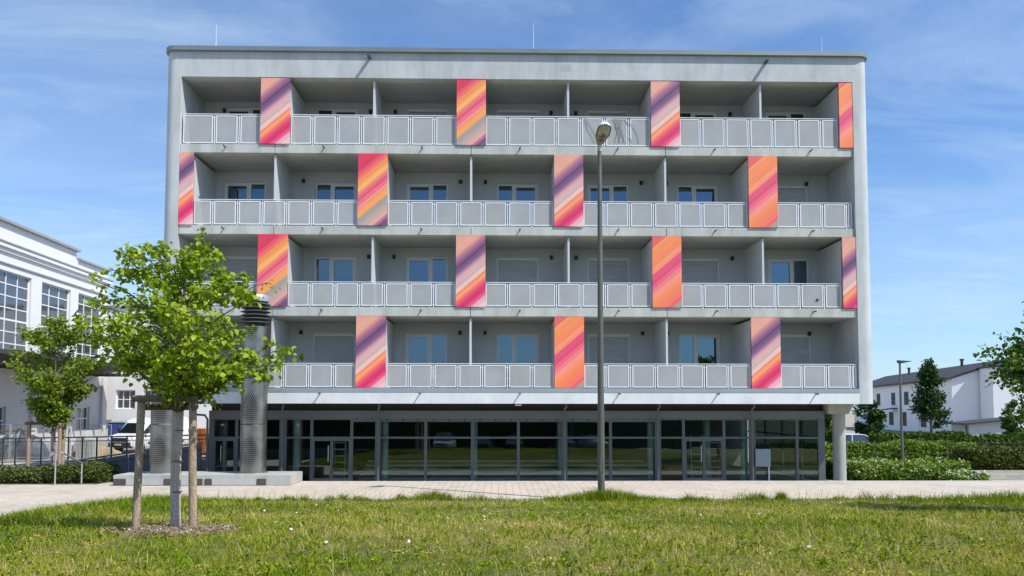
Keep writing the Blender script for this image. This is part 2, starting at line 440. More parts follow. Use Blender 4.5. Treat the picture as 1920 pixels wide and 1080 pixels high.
def paving_mat():
    t = NT('concrete_pavers'); co = t.world()
    mp = t.new('ShaderNodeMapping'); mp.inputs['Rotation'].default_value = (0, 0, math.pi/2); t.lk(co, mp.inputs[0])
    br = t.new('ShaderNodeTexBrick'); br.offset = 0.5
    t.lk(mp.outputs[0], br.inputs[0])
    br.inputs['Color1'].default_value = (0.53, 0.46, 0.375, 1); br.inputs['Color2'].default_value = (0.60, 0.525, 0.43, 1)
    br.inputs['Mortar'].default_value = (0.27, 0.235, 0.20, 1)
    br.inputs['Scale'].default_value = 1.0; br.inputs['Brick Width'].default_value = 0.40; br.inputs['Row Height'].default_value = 0.22
    br.inputs['Mortar Size'].default_value = 0.008; br.inputs['Mortar Smooth'].default_value = 0.3
    n = t.noise(co, 0.45, 6, 0.72); n2 = t.noise(co, 9, 4)
    c = t.mix(1.0, br.outputs[0], t.ramp(n, [(0.3, (0.78, 0.79, 0.80)), (0.48, (0.97, .97, .97)), (0.65, (1.06, 1.05, 1.03))]), 'MULTIPLY')
    c = t.mix(1.0, c, t.ramp(n2, [(0.3, (0.88,)*3), (0.7, (1.06,)*3)]), 'MULTIPLY')
    t.base(c); t.bump(br.outputs['Fac'], -0.3, 0.01); return t.set(0.85)
pv = MB(); pv.box(-60, 60, -9, 24.9, -.5, 0); pv.box(-13.2, 60, 24.9, 25.62, -.5, 0.0)
struct(pv.build('pavement', paving_mat()))
kb = MB()
x = -6.72
while x < 44:
    kb.box(x, x+0.99, 25.622, 25.76, -.5, 0.02); x += 1.0
struct(kb.build('kerb', M['kerb']))
def soil(name, c):
    t = NT(name); co = t.world(); n = t.noise(co, 1.5, 6, 0.7); n2 = t.noise(co, 14, 3)
    cc = t.ramp(n, [(0.3, mul(c, .6)), (0.7, mul(c, 1.3))]); t.base(t.mix(1.0, cc, t.ramp(n2, [(0.3, (.7,)*3), (.7, (1.15,)*3)]), 'MULTIPLY')); t.bump(n2, .6, .04); return t.set(.95)
M['soil'] = soil('planting_soil', (0.13, 0.10, 0.075))
gb = MB(); gb.box(-40, -13.3, 24.904, 28.2, -.5, 0.01); struct(gb.build('planting_bed', M['soil']))
gb = MB(); gb.box(-13.2, 12.4, 25.77, 27.46, -.5, -.25); struct(gb.build('gravel_strip', basic('gravel', (0.3, 0.29, 0.27), .9, scale=12, var=.4)))
gb = MB(); gb.box(12.5, 70, 25.77, 70, -.5, -.22); struct(gb.build('garden_ground', soil('garden_path_soil', (0.32, 0.28, 0.21))))

YE, XL, RC = 20.53, -11.25, 4.1
def sdist(x, y):
    x = np.asarray(x, float); y = np.asarray(y, float)
    cx, cy = XL+RC, YE-RC
    d = np.minimum(YE-y, x-XL)
    corner = (x < cx) & (y > cy)
    return np.where(corner, RC-np.hypot(x-cx, y-cy), d)
def lawn_z(x, y):
    x = np.asarray(x, float); y = np.asarray(y, float)
    e = np.maximum(YE-y, 0)
    a = np.minimum(e, 9)*0.078; q = np.clip(e-9, 0, 6); a = a+0.078*q-0.0065*q*q
    t = np.clip(sdist(x, y)/(0.42*e+0.3), 0, 1); t = t*t*(3-2*t)
    bump = (vnoise(x, y, 0.5, 3)-.5)*.07+(vnoise(x, y, 1.7, 4)-.5)*.035
    return a*t+bump*np.clip(sdist(x, y), 0, 1)+0.012
def lawn_mat():
    t = NT('lawn_soil'); co = t.world()
    n = t.noise(co, 0.7, 6, 0.7); n2 = t.noise(co, 11, 4, 0.7)
    c = t.ramp(n, [(0.3, (0.10, 0.12, 0.02)), (0.5, (0.16, 0.155, 0.035)), (0.68, (0.24, 0.19, 0.08))])
    t.base(t.mix(1.0, c, t.ramp(n2, [(0.3, (.6,)*3), (.7, (1.25,)*3)]), 'MULTIPLY')); t.bump(n2, .7, .05); return t.set(.95)
xs = np.arange(XL, 40.01, 0.3); ys = np.concatenate([np.arange(-9, 20.4, 0.3), [20.2, 20.35, YE]])
ys = np.unique(np.round(ys, 3))
# squeeze the rounded corner: clamp x to the edge curve
GX, GY = np.meshgrid(xs, ys)
xmin = np.where(GY > YE-RC, (XL+RC)-np.sqrt(np.maximum(RC**2-(GY-(YE-RC))**2, 0)), XL)
GX = xmin+(GX-XL)*(40-xmin)/(40-XL)
GZ = lawn_z(GX, GY)
nx, ny = len(xs), len(ys)
idx = np.arange(nx*ny).reshape(ny, nx)
F = np.stack([idx[:-1, :-1], idx[:-1, 1:], idx[1:, 1:], idx[1:, :-1]], -1).reshape(-1, 4)
lawn = link('lawn', np_mesh('lawn', np.stack([GX, GY, GZ], -1), F, lawn_mat(), smooth=True)); struct(lawn)
# kerb line round the lawn
pts = [(40, YE+.03)]
x = 40.0
while x > XL+RC: pts.append((x, YE+.03)); x -= 1.0
for k in range(0, 13):
    a = math.pi/2+k/12*math.pi/2; pts.append((XL+RC+(RC+.03)*math.cos(a), YE-RC+(RC+.03)*math.sin(a)))
for k in range(1, 24): pts.append((XL-.03, YE-RC-k))
kb = MB(); ring = []
for i, p in enumerate(pts):
    a, b = Vector(pts[max(i-1, 0)]), Vector(pts[min(i+1, len(pts)-1)]); d = (b-a).normalized(); n = Vector((d.y, -d.x))
    q = Vector(p); w = 0.14
    ring.append([(q.x, q.y, -.1), (q.x+n.x*w, q.y+n.y*w, -.1), (q.x+n.x*w, q.y+n.y*w, .05), (q.x, q.y, .05)])
kb.loft(ring); struct(kb.build('kerb_strip', M['kerb']))
# road behind the photographer, seen only in the glass
gb = MB(); gb.box(-60, 60, -22, -9.02, -.5, 0.86); struct(gb.build('road', basic('asphalt', (0.055, 0.055, 0.058), .9, scale=4, var=.2, fine=60)))
gb = MB(); gb.box(-80, 80, -60, -22.02, -.5, 0.95); struct(gb.build('verge', soil('verge_grass', (0.09, 0.12, 0.03))))

# grass blades -------------------------------------------------
def blades(n, X, Y, H, Wd, var, lean):
    Z = lawn_z(X, Y)-0.01
    th = RNG.random(n)*2*math.pi; dx, dy = np.cos(th), np.sin(th)
    ph = RNG.random(n)*2*math.pi; lx, ly = np.cos(ph)*lean*H, np.sin(ph)*lean*H
    B = np.stack([X, Y, Z], 1); w = Wd[:, None]*np.stack([dx, dy, np.zeros(n)], 1)
    mid = B+np.stack([lx*.35, ly*.35, H*.55], 1); tip = B+np.stack([lx, ly, H*(1-.35*lean*lean)], 1)
    V = np.stack([B-w, B+w, mid+w*.8, mid-w*.8, tip], 1).reshape(-1, 3)
    b = np.arange(n)[:, None]*5
    F = np.stack([b+np.array([0, 1, 2]), b+np.array([0, 2, 3]), b+np.array([3, 2, 4])], 1).reshape(-1, 3)
    return V, F, np.repeat(var, 5)
def in_mulch(X, Y):
    return (((X+4.4)/.74)**2+((Y-10.3)/0.62)**2) < 1.0
def grass(n):
    u = RNG.random(n); Y0, Y1 = 6.0, YE
    Y = 1/(1/Y0**0.6+(u*(1/Y1**0.6-1/Y0**0.6)))**(1/0.6)
    X = (RNG.random(n)*2-1)*(0.74*Y+2.0)+0.3
    clump = vnoise(X, Y, 7.0, 24)*.6+vnoise(X, Y, 2.6, 25)*.4
    k = (sdist(X, Y) > 0.0) & ~(in_mulch(X, Y) & (RNG.random(n) > .2)) & (RNG.random(n) < .25+1.5*np.clip(clump-.25, 0, 1)); X, Y = X[k], Y[k]; n = len(X)
    dry = vnoise(X, Y, 0.45, 21)*.55+vnoise(X, Y, 1.6, 22)*.3+vnoise(X, Y, 5, 23)*.15
    tall = vnoise(X, Y, 0.35, 31)*.5+vnoise(X, Y, 1.3, 32)*.5
    edge = np.exp(-np.clip(sdist(X, Y), 0, 9)/0.5)
    left = np.clip((-5.5-X)/3, 0, 1)*np.clip((Y-9)/4, 0, 1)
    H = (0.022+0.075*RNG.random(n)**1.5)*(0.40+1.5*tall)*(1+0.1*edge)*(1+.9*left)
    far = np.clip(Y/9, 0.8, 2.2)
    var = np.clip(0.10+1.15*(dry-.2)-0.22*left+RNG.normal(size=n)*.22+(RNG.random(n) < .10)*.4, 0, 1)
    return blades(n, X, Y, H, 0.0030*far*(0.7+.7*RNG.random(n)), var, 0.25+0.9*RNG.random(n))
parts = [grass(330000)]
# broad bright weed leaves and clover, in patches
n = 16000; Y = 6.2+RNG.random(n)**1.4*13.5; X = (RNG.random(n)*2-1)*(0.72*Y+1.5)
k = (sdist(X, Y) > .1) & (vnoise(X, Y, 1.1, 41)*.6+vnoise(X, Y, 4, 42)*.4 > .55) & ~in_mulch(X, Y); X, Y = X[k], Y[k]; n = len(X)
parts.append(blades(n, X, Y, .05+.10*RNG.random(n), .008+.008*RNG.random(n), np.clip(.34+RNG.normal(size=n)*.1, 0, 1), .5+.9*RNG.random(n)))
# dry stalks along the kerb and here and there
n = 1700; X = RNG.random(n)*32-9; Y = YE-.05-np.abs(RNG.normal(size=n))*.45
k = (vnoise(X, Y, .8, 51) > .35) & (sdist(X, Y) > .02); X, Y = X[k], Y[k]; n = len(X)
parts.append(blades(n, X, Y, .12+.34*RNG.random(n)**1.6, np.full(n, .0045), np.clip(.75+RNG.normal(size=n)*.16, 0, 1), .15+.5*RNG.random(n)))
n = 2500; Y = 6.2+RNG.random(n)*13; X = (RNG.random(n)*2-1)*(0.72*Y+1.5); k = sdist(X, Y) > .1; X, Y = X[k], Y[k]; n = len(X)
parts.append(blades(n, X, Y, .12+.16*RNG.random(n), np.full(n, .0028), np.clip(.85+RNG.normal(size=n)*.1, 0, 1), .2+.6*RNG.random(n)))
# tuft at the foot of the lamp, tuft left of it, scruffy corner
edge_tufts = [(float(RNG.uniform(-7, 16)), 20.3-float(RNG.random())*.25, .08+.16*float(RNG.random()), .08, int(RNG.integers(60, 260)), .16+.2*float(RNG.random())) for k in range(34)]
for (cx, cy, sx, sy, n, h) in edge_tufts+list(((2.85, 20.15, .75, .28, 3600, .42), (-1.75, 20.2, .45, .2, 900, .36), (-.6, 20.25, .3, .2, 300, .25), (14.2, 19.3, 2.6, .8, 5200, .34), (-8.6, 18.6, 1.0, .9, 4200, .30), (4.1, 20.2, .5, .2, 420, .22))):
    X = cx+RNG.normal(size=n)*sx; Y = cy+RNG.normal(size=n)*sy; k = sdist(X, Y) > .02; X, Y = X[k], Y[k]; n2 = len(X)
    dd = np.exp(-((X-cx)/(1.3*sx))**2)
    parts.append(blades(n2, X, Y, h*(.35+.65*RNG.random(n2))*(.35+.75*dd), .004+.004*RNG.random(n2), np.clip(.26+RNG.normal(size=n2)*.17, 0, 1), .25+.7*RNG.random(n2)))
o = 0; VV, FF, AA = [], [], []
for V, F, a in parts: VV.append(V); FF.append(F+o); AA.append(a); o += len(V)
# 
go = link('grass', np_mesh('grass', np.concatenate(VV), np.concatenate(FF), M['grass'], np.concatenate(AA)))
tag(go, 'rough green and straw coloured lawn grass with weeds', 'grass', kind='stuff')
# weed rosettes and dead leaf litter between the blades
WP, WV = [], []
for k in range(1500):
    y = 6.2+13.8*RNG.random()**1.5; x = (RNG.random()*2-1)*(.72*y+1.5)
    if sdist(x, y) < .15 or in_mulch(x, y): continue
    kind = RNG.random(); m = int(RNG.integers(6, 34)); r = .03+.10*RNG.random()
    p = np.stack([x+RNG.normal(size=m)*r, y+RNG.normal(size=m)*r, np.zeros(m)], 1)
    p[:, 2] = lawn_z(p[:, 0], p[:, 1])+.01+RNG.random(m)*(.07 if kind < .7 else .02)
    WP.append(p); WV.append(np.clip((.36 if kind < .45 else .05 if kind < .7 else .74)+RNG.normal(size=m)*.08, 0, 1))
wo_ = link('weeds', leaf_mesh('weeds', np.concatenate(WP), .030, M['grass'], up_bias=.7, var=np.concatenate(WV), droop=.1))
tag(wo_, 'low broad leaved weeds and dead leaves in the lawn', 'weeds', kind='stuff')
# daisies
n = 170; Y = 6.6+RNG.random(n)*12; X = (RNG.random(n)*2-1)*(0.7*Y); k = (sdist(X, Y) > .2) & ((vnoise(X, Y, .5, 61) > .55) | ((X > 7) & (X < 12) & (Y > 17))); X, Y = X[k], Y[k]; n = len(X)
Z = lawn_z(X, Y)+.05+.06*RNG.random(n); r = .014+.010*RNG.random(n); ang = np.arange(8)*math.pi/4
tlt = RNG.normal(size=(n, 2))*.5
V = np.stack([X[:, None]+r[:, None]*np.cos(ang), Y[:, None]+r[:, None]*np.sin(ang), Z[:, None]+r[:, None]*(np.cos(ang)*tlt[:, :1]+np.sin(ang)*tlt[:, 1:])], -1).reshape(-1, 3)
dz = link('daisies', np_mesh('daisies', V, np.arange(n*8).reshape(n, 8), M['petal'], np.repeat(RNG.random(n), 8)))
tag(dz, 'small white daisies scattered through the lawn', 'flowers', kind='stuff')
# mulch round the big tree
mb = MB(); ringpts = []; n = 40
vs = [(-4.45, 10.45, float(lawn_z(-4.45, 10.45))+.06)]
for rr in (.35, .7, 1.0):
    for k in range(n):
        a = 2*math.pi*k/n; w = rr*(1+.12*math.sin(3*a+1)+.07*math.sin(7*a))
        px_, py_ = -4.4+.80*w*math.cos(a), 10.35+.72*w*math.sin(a)
        vs.append((px_, py_, float(lawn_z(px_, py_))+(.055 if rr < 1 else .0)+random.uniform(-.008, .012)))
fs = [(0, 1+k, 1+(k+1) % n) for k in range(n)]+[(1+j*n+k, 1+(j+1)*n+k, 1+(j+1)*n+(k+1) % n, 1+j*n+(k+1) % n) for j in range(2) for k in range(n)]
mb.add(vs, fs); struct(mb.build('mulch_patch', soil('mulch_soil', (0.22, 0.165, 0.115))))
n = 800; a = RNG.random(n)*2*math.pi; q = np.sqrt(RNG.random(n))*1.05; X = -4.4+.86*q*np.cos(a); Y = 10.3+.74*q*np.sin(a)
P = np.stack([X, Y, lawn_z(X, Y)+.062], 1)
chips = link('mulch', leaf_mesh('mulch', P, .035, [leafmat('chips', [(0, (.14, .10, .065)), (.75, (.34, .25, .165)), (.93, (.48, .40, .30)), (1, (.75, .7, .6))], .05)], up_bias=1.6))
tag(chips, 'bark chips and pale stones round the staked tree', 'mulch', kind='stuff')

# ------------------------------------------------------------------ the apartment building
B = thing('apartment_building', 'long grey four storey apartment block with striped orange and purple panels', 'apartment building', (0.7, 26.2, 0))
FY, RY = 26.2, 28.38
XI0, XI1, XO0, XO1 = -11.32, 12.77, -11.915, 13.385
ZB, ZT = 2.672, 15.22
BND = lambda k: -11.465+3.4878*k
FLOOR = {1: 3.10, 2: 6.072, 3: 8.962, 4: 11.885}
CEIL = {1: 5.75, 2: 8.646, 3: 11.572, 4: 14.302}
DEEP = 40.0
def corner(cx, cy, r, a0, a1, n=10):
    return [(cx+r*math.cos(a0+(a1-a0)*i/n), cy+r*math.sin(a0+(a1-a0)*i/n)) for i in range(n+1)]
R_ = 0.38
w = MB()
w.prism([(XI0, FY)]+corner(XO0+R_, FY+R_, R_, -math.pi/2, -math.pi)+[(XO0, DEEP), (XI0, DEEP)], 'z', ZB, ZT)
w.prism([(XI1, FY)]+corner(XO1-R_, FY+R_, R_, -math.pi/2, 0)+[(XO1, DEEP), (XI1, DEEP)], 'z', ZB, ZT)
w.box(XI0, XI1, FY, FY+.35, CEIL[4], ZT)
w.box(XI0, XI1, DEEP-.3, DEEP, ZB, ZT)
outer = w.build('outer_wall', M['concrete'], B)
w = MB(); w.box(XI0, XI1, FY, FY+.35, ZB, 3.065); w.build('lower_beam', M['beam'], B)
# faint vertical joints in the top beam
w = MB()
for a, b in ((at(1015, 120, FY).x, .018), (at(1050, 120, FY).x, .018)):
    w = MB(); w.box(a, a+b, FY-.003, FY+.01, CEIL[4]+.01, 15.02); w.build('wall_joint', M['joint'], B)
w = MB(); w.box(at(1052, 120, FY).x, at(1071, 120, FY).x, FY-.004, FY+.01, 14.62, 14.86)
w.build('wall_patch', M['joint'], B)
w = MB()
pl = corner(XO0+R_, FY+R_-.06, R_+.06, -math.pi/2, -math.pi)+[(XO0-.06, DEEP+.06), (XO1+.06, DEEP+.06)]+corner(XO1-R_, FY+R_-.06, R_+.06, 0, -math.pi/2)
# coping overhang
w.prism(pl, 'z', ZT+.002, 15.375)
w.build('roof_coping', M['cap'], B)
for f in (1, 2, 3, 4):
    w = MB(); z0, z1 = (2.9, 3.10) if f == 1 else (CEIL[f-1], FLOOR[f])
    if f == 1:
        w.box(XI0, XI1, FY+.352, DEEP-.31, ZB+.003, z1)
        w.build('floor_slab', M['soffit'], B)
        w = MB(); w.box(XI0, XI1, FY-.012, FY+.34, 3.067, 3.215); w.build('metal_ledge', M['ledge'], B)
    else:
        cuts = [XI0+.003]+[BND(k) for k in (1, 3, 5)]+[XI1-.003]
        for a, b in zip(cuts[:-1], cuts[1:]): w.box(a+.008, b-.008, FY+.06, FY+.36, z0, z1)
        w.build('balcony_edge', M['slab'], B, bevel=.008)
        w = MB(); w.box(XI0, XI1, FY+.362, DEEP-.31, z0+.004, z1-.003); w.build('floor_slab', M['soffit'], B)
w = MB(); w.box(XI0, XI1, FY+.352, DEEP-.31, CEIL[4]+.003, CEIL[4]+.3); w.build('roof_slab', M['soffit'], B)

# striped panels
def stripes(name, stops):
    t = NT(name); sp = t.new('ShaderNodeSeparateXYZ'); t.lk(t.coord(), sp.inputs[0])
    tt = t.math('SUBTRACT', t.math('SUBTRACT', 2.42, sp.outputs['Z']), t.math('MULTIPLY', t.math('SUBTRACT', 0.0, sp.outputs['X']), 0.85))
    nz = t.noise(t.coord(), 2.0, 3)
    q = t.math('DIVIDE', tt, 2.42*1.4)
    smp = t.new('ShaderNodeMapRange'); t.lk(q, smp.inputs[0])
    st = [(max(0, a/1.4), srgb(*c)) for a, c in stops]
    col = t.ramp(q, st, 'CONSTANT')
    # fine stripes: quantise the ramp position into narrow bands
    qq = t.math('DIVIDE', t.math('FLOOR', t.math('MULTIPLY', q, 61.0)), 61.0)
    col2 = t.ramp(q, st, 'CONSTANT')
    wn_ = t.new('ShaderNodeTexWhiteNoise', noise_dimensions='1D'); t.lk(qq, wn_.inputs['W'])
    col2 = t.mix(1.0, col2, t.ramp(wn_.outputs[0], [(0, (.93, .92, .94)), (1, (1.05, 1.03, 1.02))]), 'MULTIPLY')
    c = t.mix(1.0, col, col2)
    c = t.mix(1.0, c, t.ramp(nz, [(.3, (.96,)*3), (.7, (1.02,)*3)]), 'MULTIPLY')
    t.base(t.mix(1.0, c, (1.06, 1.02, 0.94), 'MULTIPLY')); return t.set(.55)
M['sA'] = stripes('purple_stripes', [(0, (226, 166, 150)), (.10, (232, 170, 150)), (.25, (208, 142, 142)), (.30, (170, 112, 140)), (.355, (142, 92, 128)), (.405, (98, 70, 114)), (.46, (122, 84, 124)), (.515, (150, 108, 142)), (.56, (195, 145, 165)), (.60, (218, 170, 174)), (.65, (214, 180, 178)), (.70, (208, 175, 172)), (.745, (234, 198, 188)), (.82, (236, 128, 112)), (.85, (248, 160, 108)), (.915, (240, 118, 100)), (.965, (236, 80, 118)), (1.01, (220, 55, 110)), (1.06, (214, 48, 104)), (1.11, (232, 75, 125)), (1.16, (236, 120, 160)), (1.19, (232, 178, 190)), (1.26, (236, 202, 196))])
M['sB'] = stripes('red_stripes', [(0, (224, 62, 92)), (.12, (220, 58, 90)), (.21, (234, 85, 108)), (.27, (240, 110, 108)), (.33, (238, 150, 85)), (.40, (245, 165, 92)), (.46, (249, 184, 108)), (.51, (236, 150, 108)), (.55, (238, 108, 124)), (.60, (226, 84, 118)), (.655, (238, 116, 134)), (.725, (240, 150, 130)), (.80, (248, 165, 88)), (.90, (166, 156, 150)), (.97, (178, 165, 160)), (1.035, (200, 172, 162)), (1.11, (222, 166, 160)), (1.19, (178, 118, 136)), (1.24, (122, 82, 126))])
M['sC'] = stripes('orange_stripes', [(0, (232, 104, 110)), (.125, (246, 158, 94)), (.19, (248, 146, 94)), (.30, (248, 138, 92)), (.42, (245, 150, 114)), (.53, (230, 82, 122)), (.62, (222, 78, 118)), (.68, (240, 100, 130)), (.75, (240, 130, 138)), (.81, (245, 150, 128)), (.90, (248, 144, 98)), (1.0, (248, 134, 90)), (1.1, (244, 120, 95)), (1.18, (236, 100, 112)), (1.245, (168, 158, 148))])
PANELS = {4: {1: 'A', 3: 'B', 5: 'A', 7: 'C'}, 3: {0: 'A', 2: 'B', 4: 'A', 6: 'C'}, 2: {1: 'B', 3: 'A', 5: 'C', 7: 'A'}, 1: {0: 'B', 2: 'A', 4: 'C', 6: 'A'}}
PW = 1.045
def panel_span(k):
    c = BND(k)
    a, b = c-PW/2, c+PW/2
    if k == 0: a, b = XI0+.006, XI0+.50
    if k == 7: a, b = XI1-.50, XI1-.006
    return a, b
pn = {'A': 'purple and peach striped', 'B': 'crimson, orange and taupe striped', 'C': 'orange and crimson striped'}
for f, d in PANELS.items():
    zf = FLOOR[f] if f > 1 else 3.215
    for k, ty in d.items():
        a, b = panel_span(k); h = CEIL[f]-.012-(zf+.006)
        # the half panels are the outer or inner half of a full panel
        off = 0.0 if k != 0 else PW/2
        w = MB(); w.box(off, off+b-a, 0, .05, 0, h)
        p = w.build('striped_panel', M['s'+ty], B, loc=(a-off, FY+.012 if f > 1 else FY-.002, zf+.006), bevel=.004)
        p['label'] = pn[ty]+' panel'
        # storage closet behind it
        w = MB(); y0 = FY+.16; n = 3; dy = (RY-.004-y0)/n
        for i in range(n): w.box(a+.01, b-.01, y0+i*dy+.006, y0+(i+1)*dy-.006, zf+.004 if f > 1 else 3.104, CEIL[f]-.10)
        w.box(a+.03, b-.03, y0+.03, RY-.01, FLOOR[f]+.01, CEIL[f]-.12)
        w.build('storage_closet', M['closet'], B)

# thin partitions, windows, rear wall, lamps, spouts, rails
WIN = {4: 'WWSSSWW', 3: 'WWWWWWS', 2: 'SWWSSSW', 1: 'SSWWSWS'}
WW = 1.60; WH = {4: 2.20, 3: 2.20, 2: 2.22, 1: 2.25}
def window(f, u):
    xc = BND(u)+1.744-.02; x0, x1 = xc-WW/2, xc+WW/2; z0 = FLOOR[f]+.03; z1 = FLOOR[f]+WH[f]
    y = RY+.10
    if WIN[f][u] == 'S':
        w = MB(); fr = .05
        w.box(x0, x0+fr, y-.06, y+.05, z0, z1); w.box(x1-fr, x1, y-.06, y+.05, z0, z1); w.box(x0+fr, x1-fr, y-.06, y+.05, z1-.10, z1)
        wo = w.build('window', M['pvc'], B)
        w = MB(); z = z0; poly = [(y+.03, z0)]
        while z < z1-.11:
            poly += [(y+.002, z+.008), (y-.030, z+.040), (y+.002, z+.082)]; z += .09
        poly += [(y+.03, z)]
        w.prism(poly, 'x', x0+fr+.002, x1-fr-.002)
        w.build('roller_shutter', M['shutter'], wo)
    else:
        fr = .065; wide = 0.62
        xm = x0+fr+(WW-2*fr)*(wide if u % 2 == 0 else 1-wide)
        w = MB()
        w.box(x0, x0+fr, y-.03, y+.05, z0, z1); w.box(x1-fr, x1, y-.03, y+.05, z0, z1)
        w.box(x0+fr, x1-fr, y-.03, y+.05, z1-fr, z1); w.box(x0+fr, x1-fr, y-.03, y+.05, z0, z0+fr); w.box(xm-.05, xm+.05, y-.035, y+.05, z0+fr, z1-fr)
        # sash of the balcony door
        da, db = (x0+fr, xm-.05) if u % 2 == 0 else (xm+.05, x1-fr)
        sa, sb = (xm+.05, x1-fr) if u % 2 == 0 else (x0+fr, xm-.05)
        s_ = .07
        w.box(da+.004, da+s_, y-.045, y+.03, z0+fr+.004, z1-fr-.004); w.box(db-s_, db-.004, y-.045, y+.03, z0+fr+.004, z1-fr-.004)
        w.box(da+s_, db-s_, y-.045, y+.03, z1-fr-s_, z1-fr-.004); w.box(da+s_, db-s_, y-.045, y+.03, z0+fr+.004, z0+fr+s_+.04)
        # fixed side: low rail
        w.box(sa, sb, y-.04, y+.03, z0+.48, z0+.55)
        wo = w.build('window', M['pvc'], B)
        for (a, b, c, d) in ((da+s_, db-s_, z0+fr+s_+.04, z1-fr-s_), (sa, sb, z0+.55, z1-fr), (sa, sb, z0+fr, z0+.48)):
            w = MB(); w.box(a+.001, b-.001, y+.005, y+.02, c+.001, d-.001)
            w.build('glass_pane', M['winglass'], wo)
for f in (1, 2, 3, 4):
    w = MB(); zt = FLOOR[f]+WH[f]; zf = FLOOR[f]
    xs_ = [XI0]
    for u in range(7): xc = BND(u)+1.744-.02; xs_ += [xc-WW/2, xc+WW/2]
    xs_ += [XI1]
    for i in range(0, len(xs_), 2): w.box(xs_[i], xs_[i+1], RY, RY+.3, zf, zt)
    w.box(XI0, XI1, RY, RY+.3, zt, CEIL[f])
    for u in range(7): w.box(xs_[2*u+1], xs_[2*u+2], RY, RY+.3, zf, zf+.028)
    w.build('rear_wall', M['rearwall'], B)
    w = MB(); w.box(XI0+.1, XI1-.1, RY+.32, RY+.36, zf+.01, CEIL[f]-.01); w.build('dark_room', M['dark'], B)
    for u in range(7): window(f, u)
    for k in range(0, 8):
        if k in PANELS[f] or k in (0, 7): continue
        c = BND(k); w = MB()
        w.box(c-.03, c+.03, FY+.16, FY+.9, zf+.12, CEIL[f]-.09); w.box(c-.025, c+.025, FY+.905, RY-.004, zf+.12, CEIL[f]-.05)
        w.box(c-.035, c+.035, FY+.14, FY+.155, zf+.004, CEIL[f]-.07)
        w.build('balcony_partition', M['closet'], B)
    for u in range(7):
        k = u+1 if (u+1) not in PANELS[f] else u
        side = -1 if k == u+1 else 1
        if k in (0, 7): lx = (XI0+.75) if k == 0 else (XI1-.85)
        else: lx = BND(k)+side*.48
        lz = CEIL[f]-.36 if f > 1 else CEIL[f]-.37
        w = MB(); w.box(lx-.06, lx+.06, RY-.09, RY-.003, lz-.08, lz+.07); w.box(lx-.045, lx+.045, RY-.115, RY-.09, lz-.05, lz+.03)
        w.build('wall_lamp', M['lampbox'], B, bevel=.008)
        sx = BND(u)+1.744; zz_ = {4: 11.77, 3: 8.84, 2: 5.95, 1: 3.02}[f]; yy = FY+.055 if f > 1 else FY-.003
        w = MB(); w.tube([(sx, yy+.02, zz_), (sx, yy-.20, zz_-.006)], .026, 10); w.tube([(sx, yy-.200, zz_-.006), (sx, yy-.204, zz_-.006)], [.026, .03], 10)
        w.build('water_spout', M['spout'], B)
for sx, sz in ((-4.64, 15.02), (9.62, 14.99)):
    w = MB(); w.tube([(sx, FY+.02, sz), (sx, FY-.34, sz-.015)], .055, 14); w.tube([(sx, FY-.34, sz-.015), (sx, FY-.345, sz-.015)], [.055, .063], 14)
    w.build('water_spout', M['spout'], B)

RT = {4: 13.0, 3: 9.91, 2: 6.98, 1: 4.09}; RB = {4: 11.935, 3: 9.01, 2: 6.12, 1: 3.245}
MODW = 3.4878/4.0
def railing(f):
    base = BND(1 if f in (4, 2) else 0)
    # module edges
    edges = [base+MODW/2+MODW*i for i in range(-8, 40)]
    spans = sorted(panel_span(k) for k in PANELS[f])
    segs = []; x = XI0+.05
    for a, b in spans:
        if a-x > .3: segs.append((x, a))
        x = b
    if XI1-.05-x > .3: segs.append((x, XI1-.05))
    y = FY+.14 if f > 1 else FY+.10
    zt, zb = RT[f], RB[f]
    for s0, s1 in segs:
        r = MB(); r.box(s0+.01, s1-.01, y-.028, y+.012, zt-.022, zt)
        mods = []; es = [s0]+[e for e in edges if s0+.3 < e < s1-.12]+[s1]
        for i, (a, b) in enumerate(zip(es[:-1], es[1:])):
            a2 = a+(.054 if i else .012); b2 = b-(.054 if i < len(es)-2 else .012); mods.append((a2, b2))
        for e in es[1:-1]:
            r.box(e-.017, e+.017, y-.005, y+.04, zb-.04, zt-.023)
            for zz_ in (zb+.06, zt-.13):
                r.box(e-.054, e-.0175, y+.008, y+.022, zz_-.012, zz_+.012); r.box(e+.0175, e+.054, y+.008, y+.022, zz_-.012, zz_+.012)
        ro = r.build('balcony_railing', M['galv'], B)
        for a, b in mods:
            if b-a < .1: continue
            t_ = .036; q = MB(); z1 = zt-.058
            q.box(a, a+t_, y-.02, y+.005, zb, z1); q.box(b-t_, b, y-.02, y+.005, zb, z1)
            q.box(a+t_, b-t_, y-.02, y+.005, z1-t_, z1); q.box(a+t_, b-t_, y-.02, y+.005, zb, zb+t_)
            q.box(a+t_+.001, b-t_-.001, y-.012, y-.009, zb+t_+.001, z1-t_-.001, 1)
            q.build('perforated_panel', [M['galv'], M['perf']], ro)
for f in (1, 2, 3, 4): railing(f)

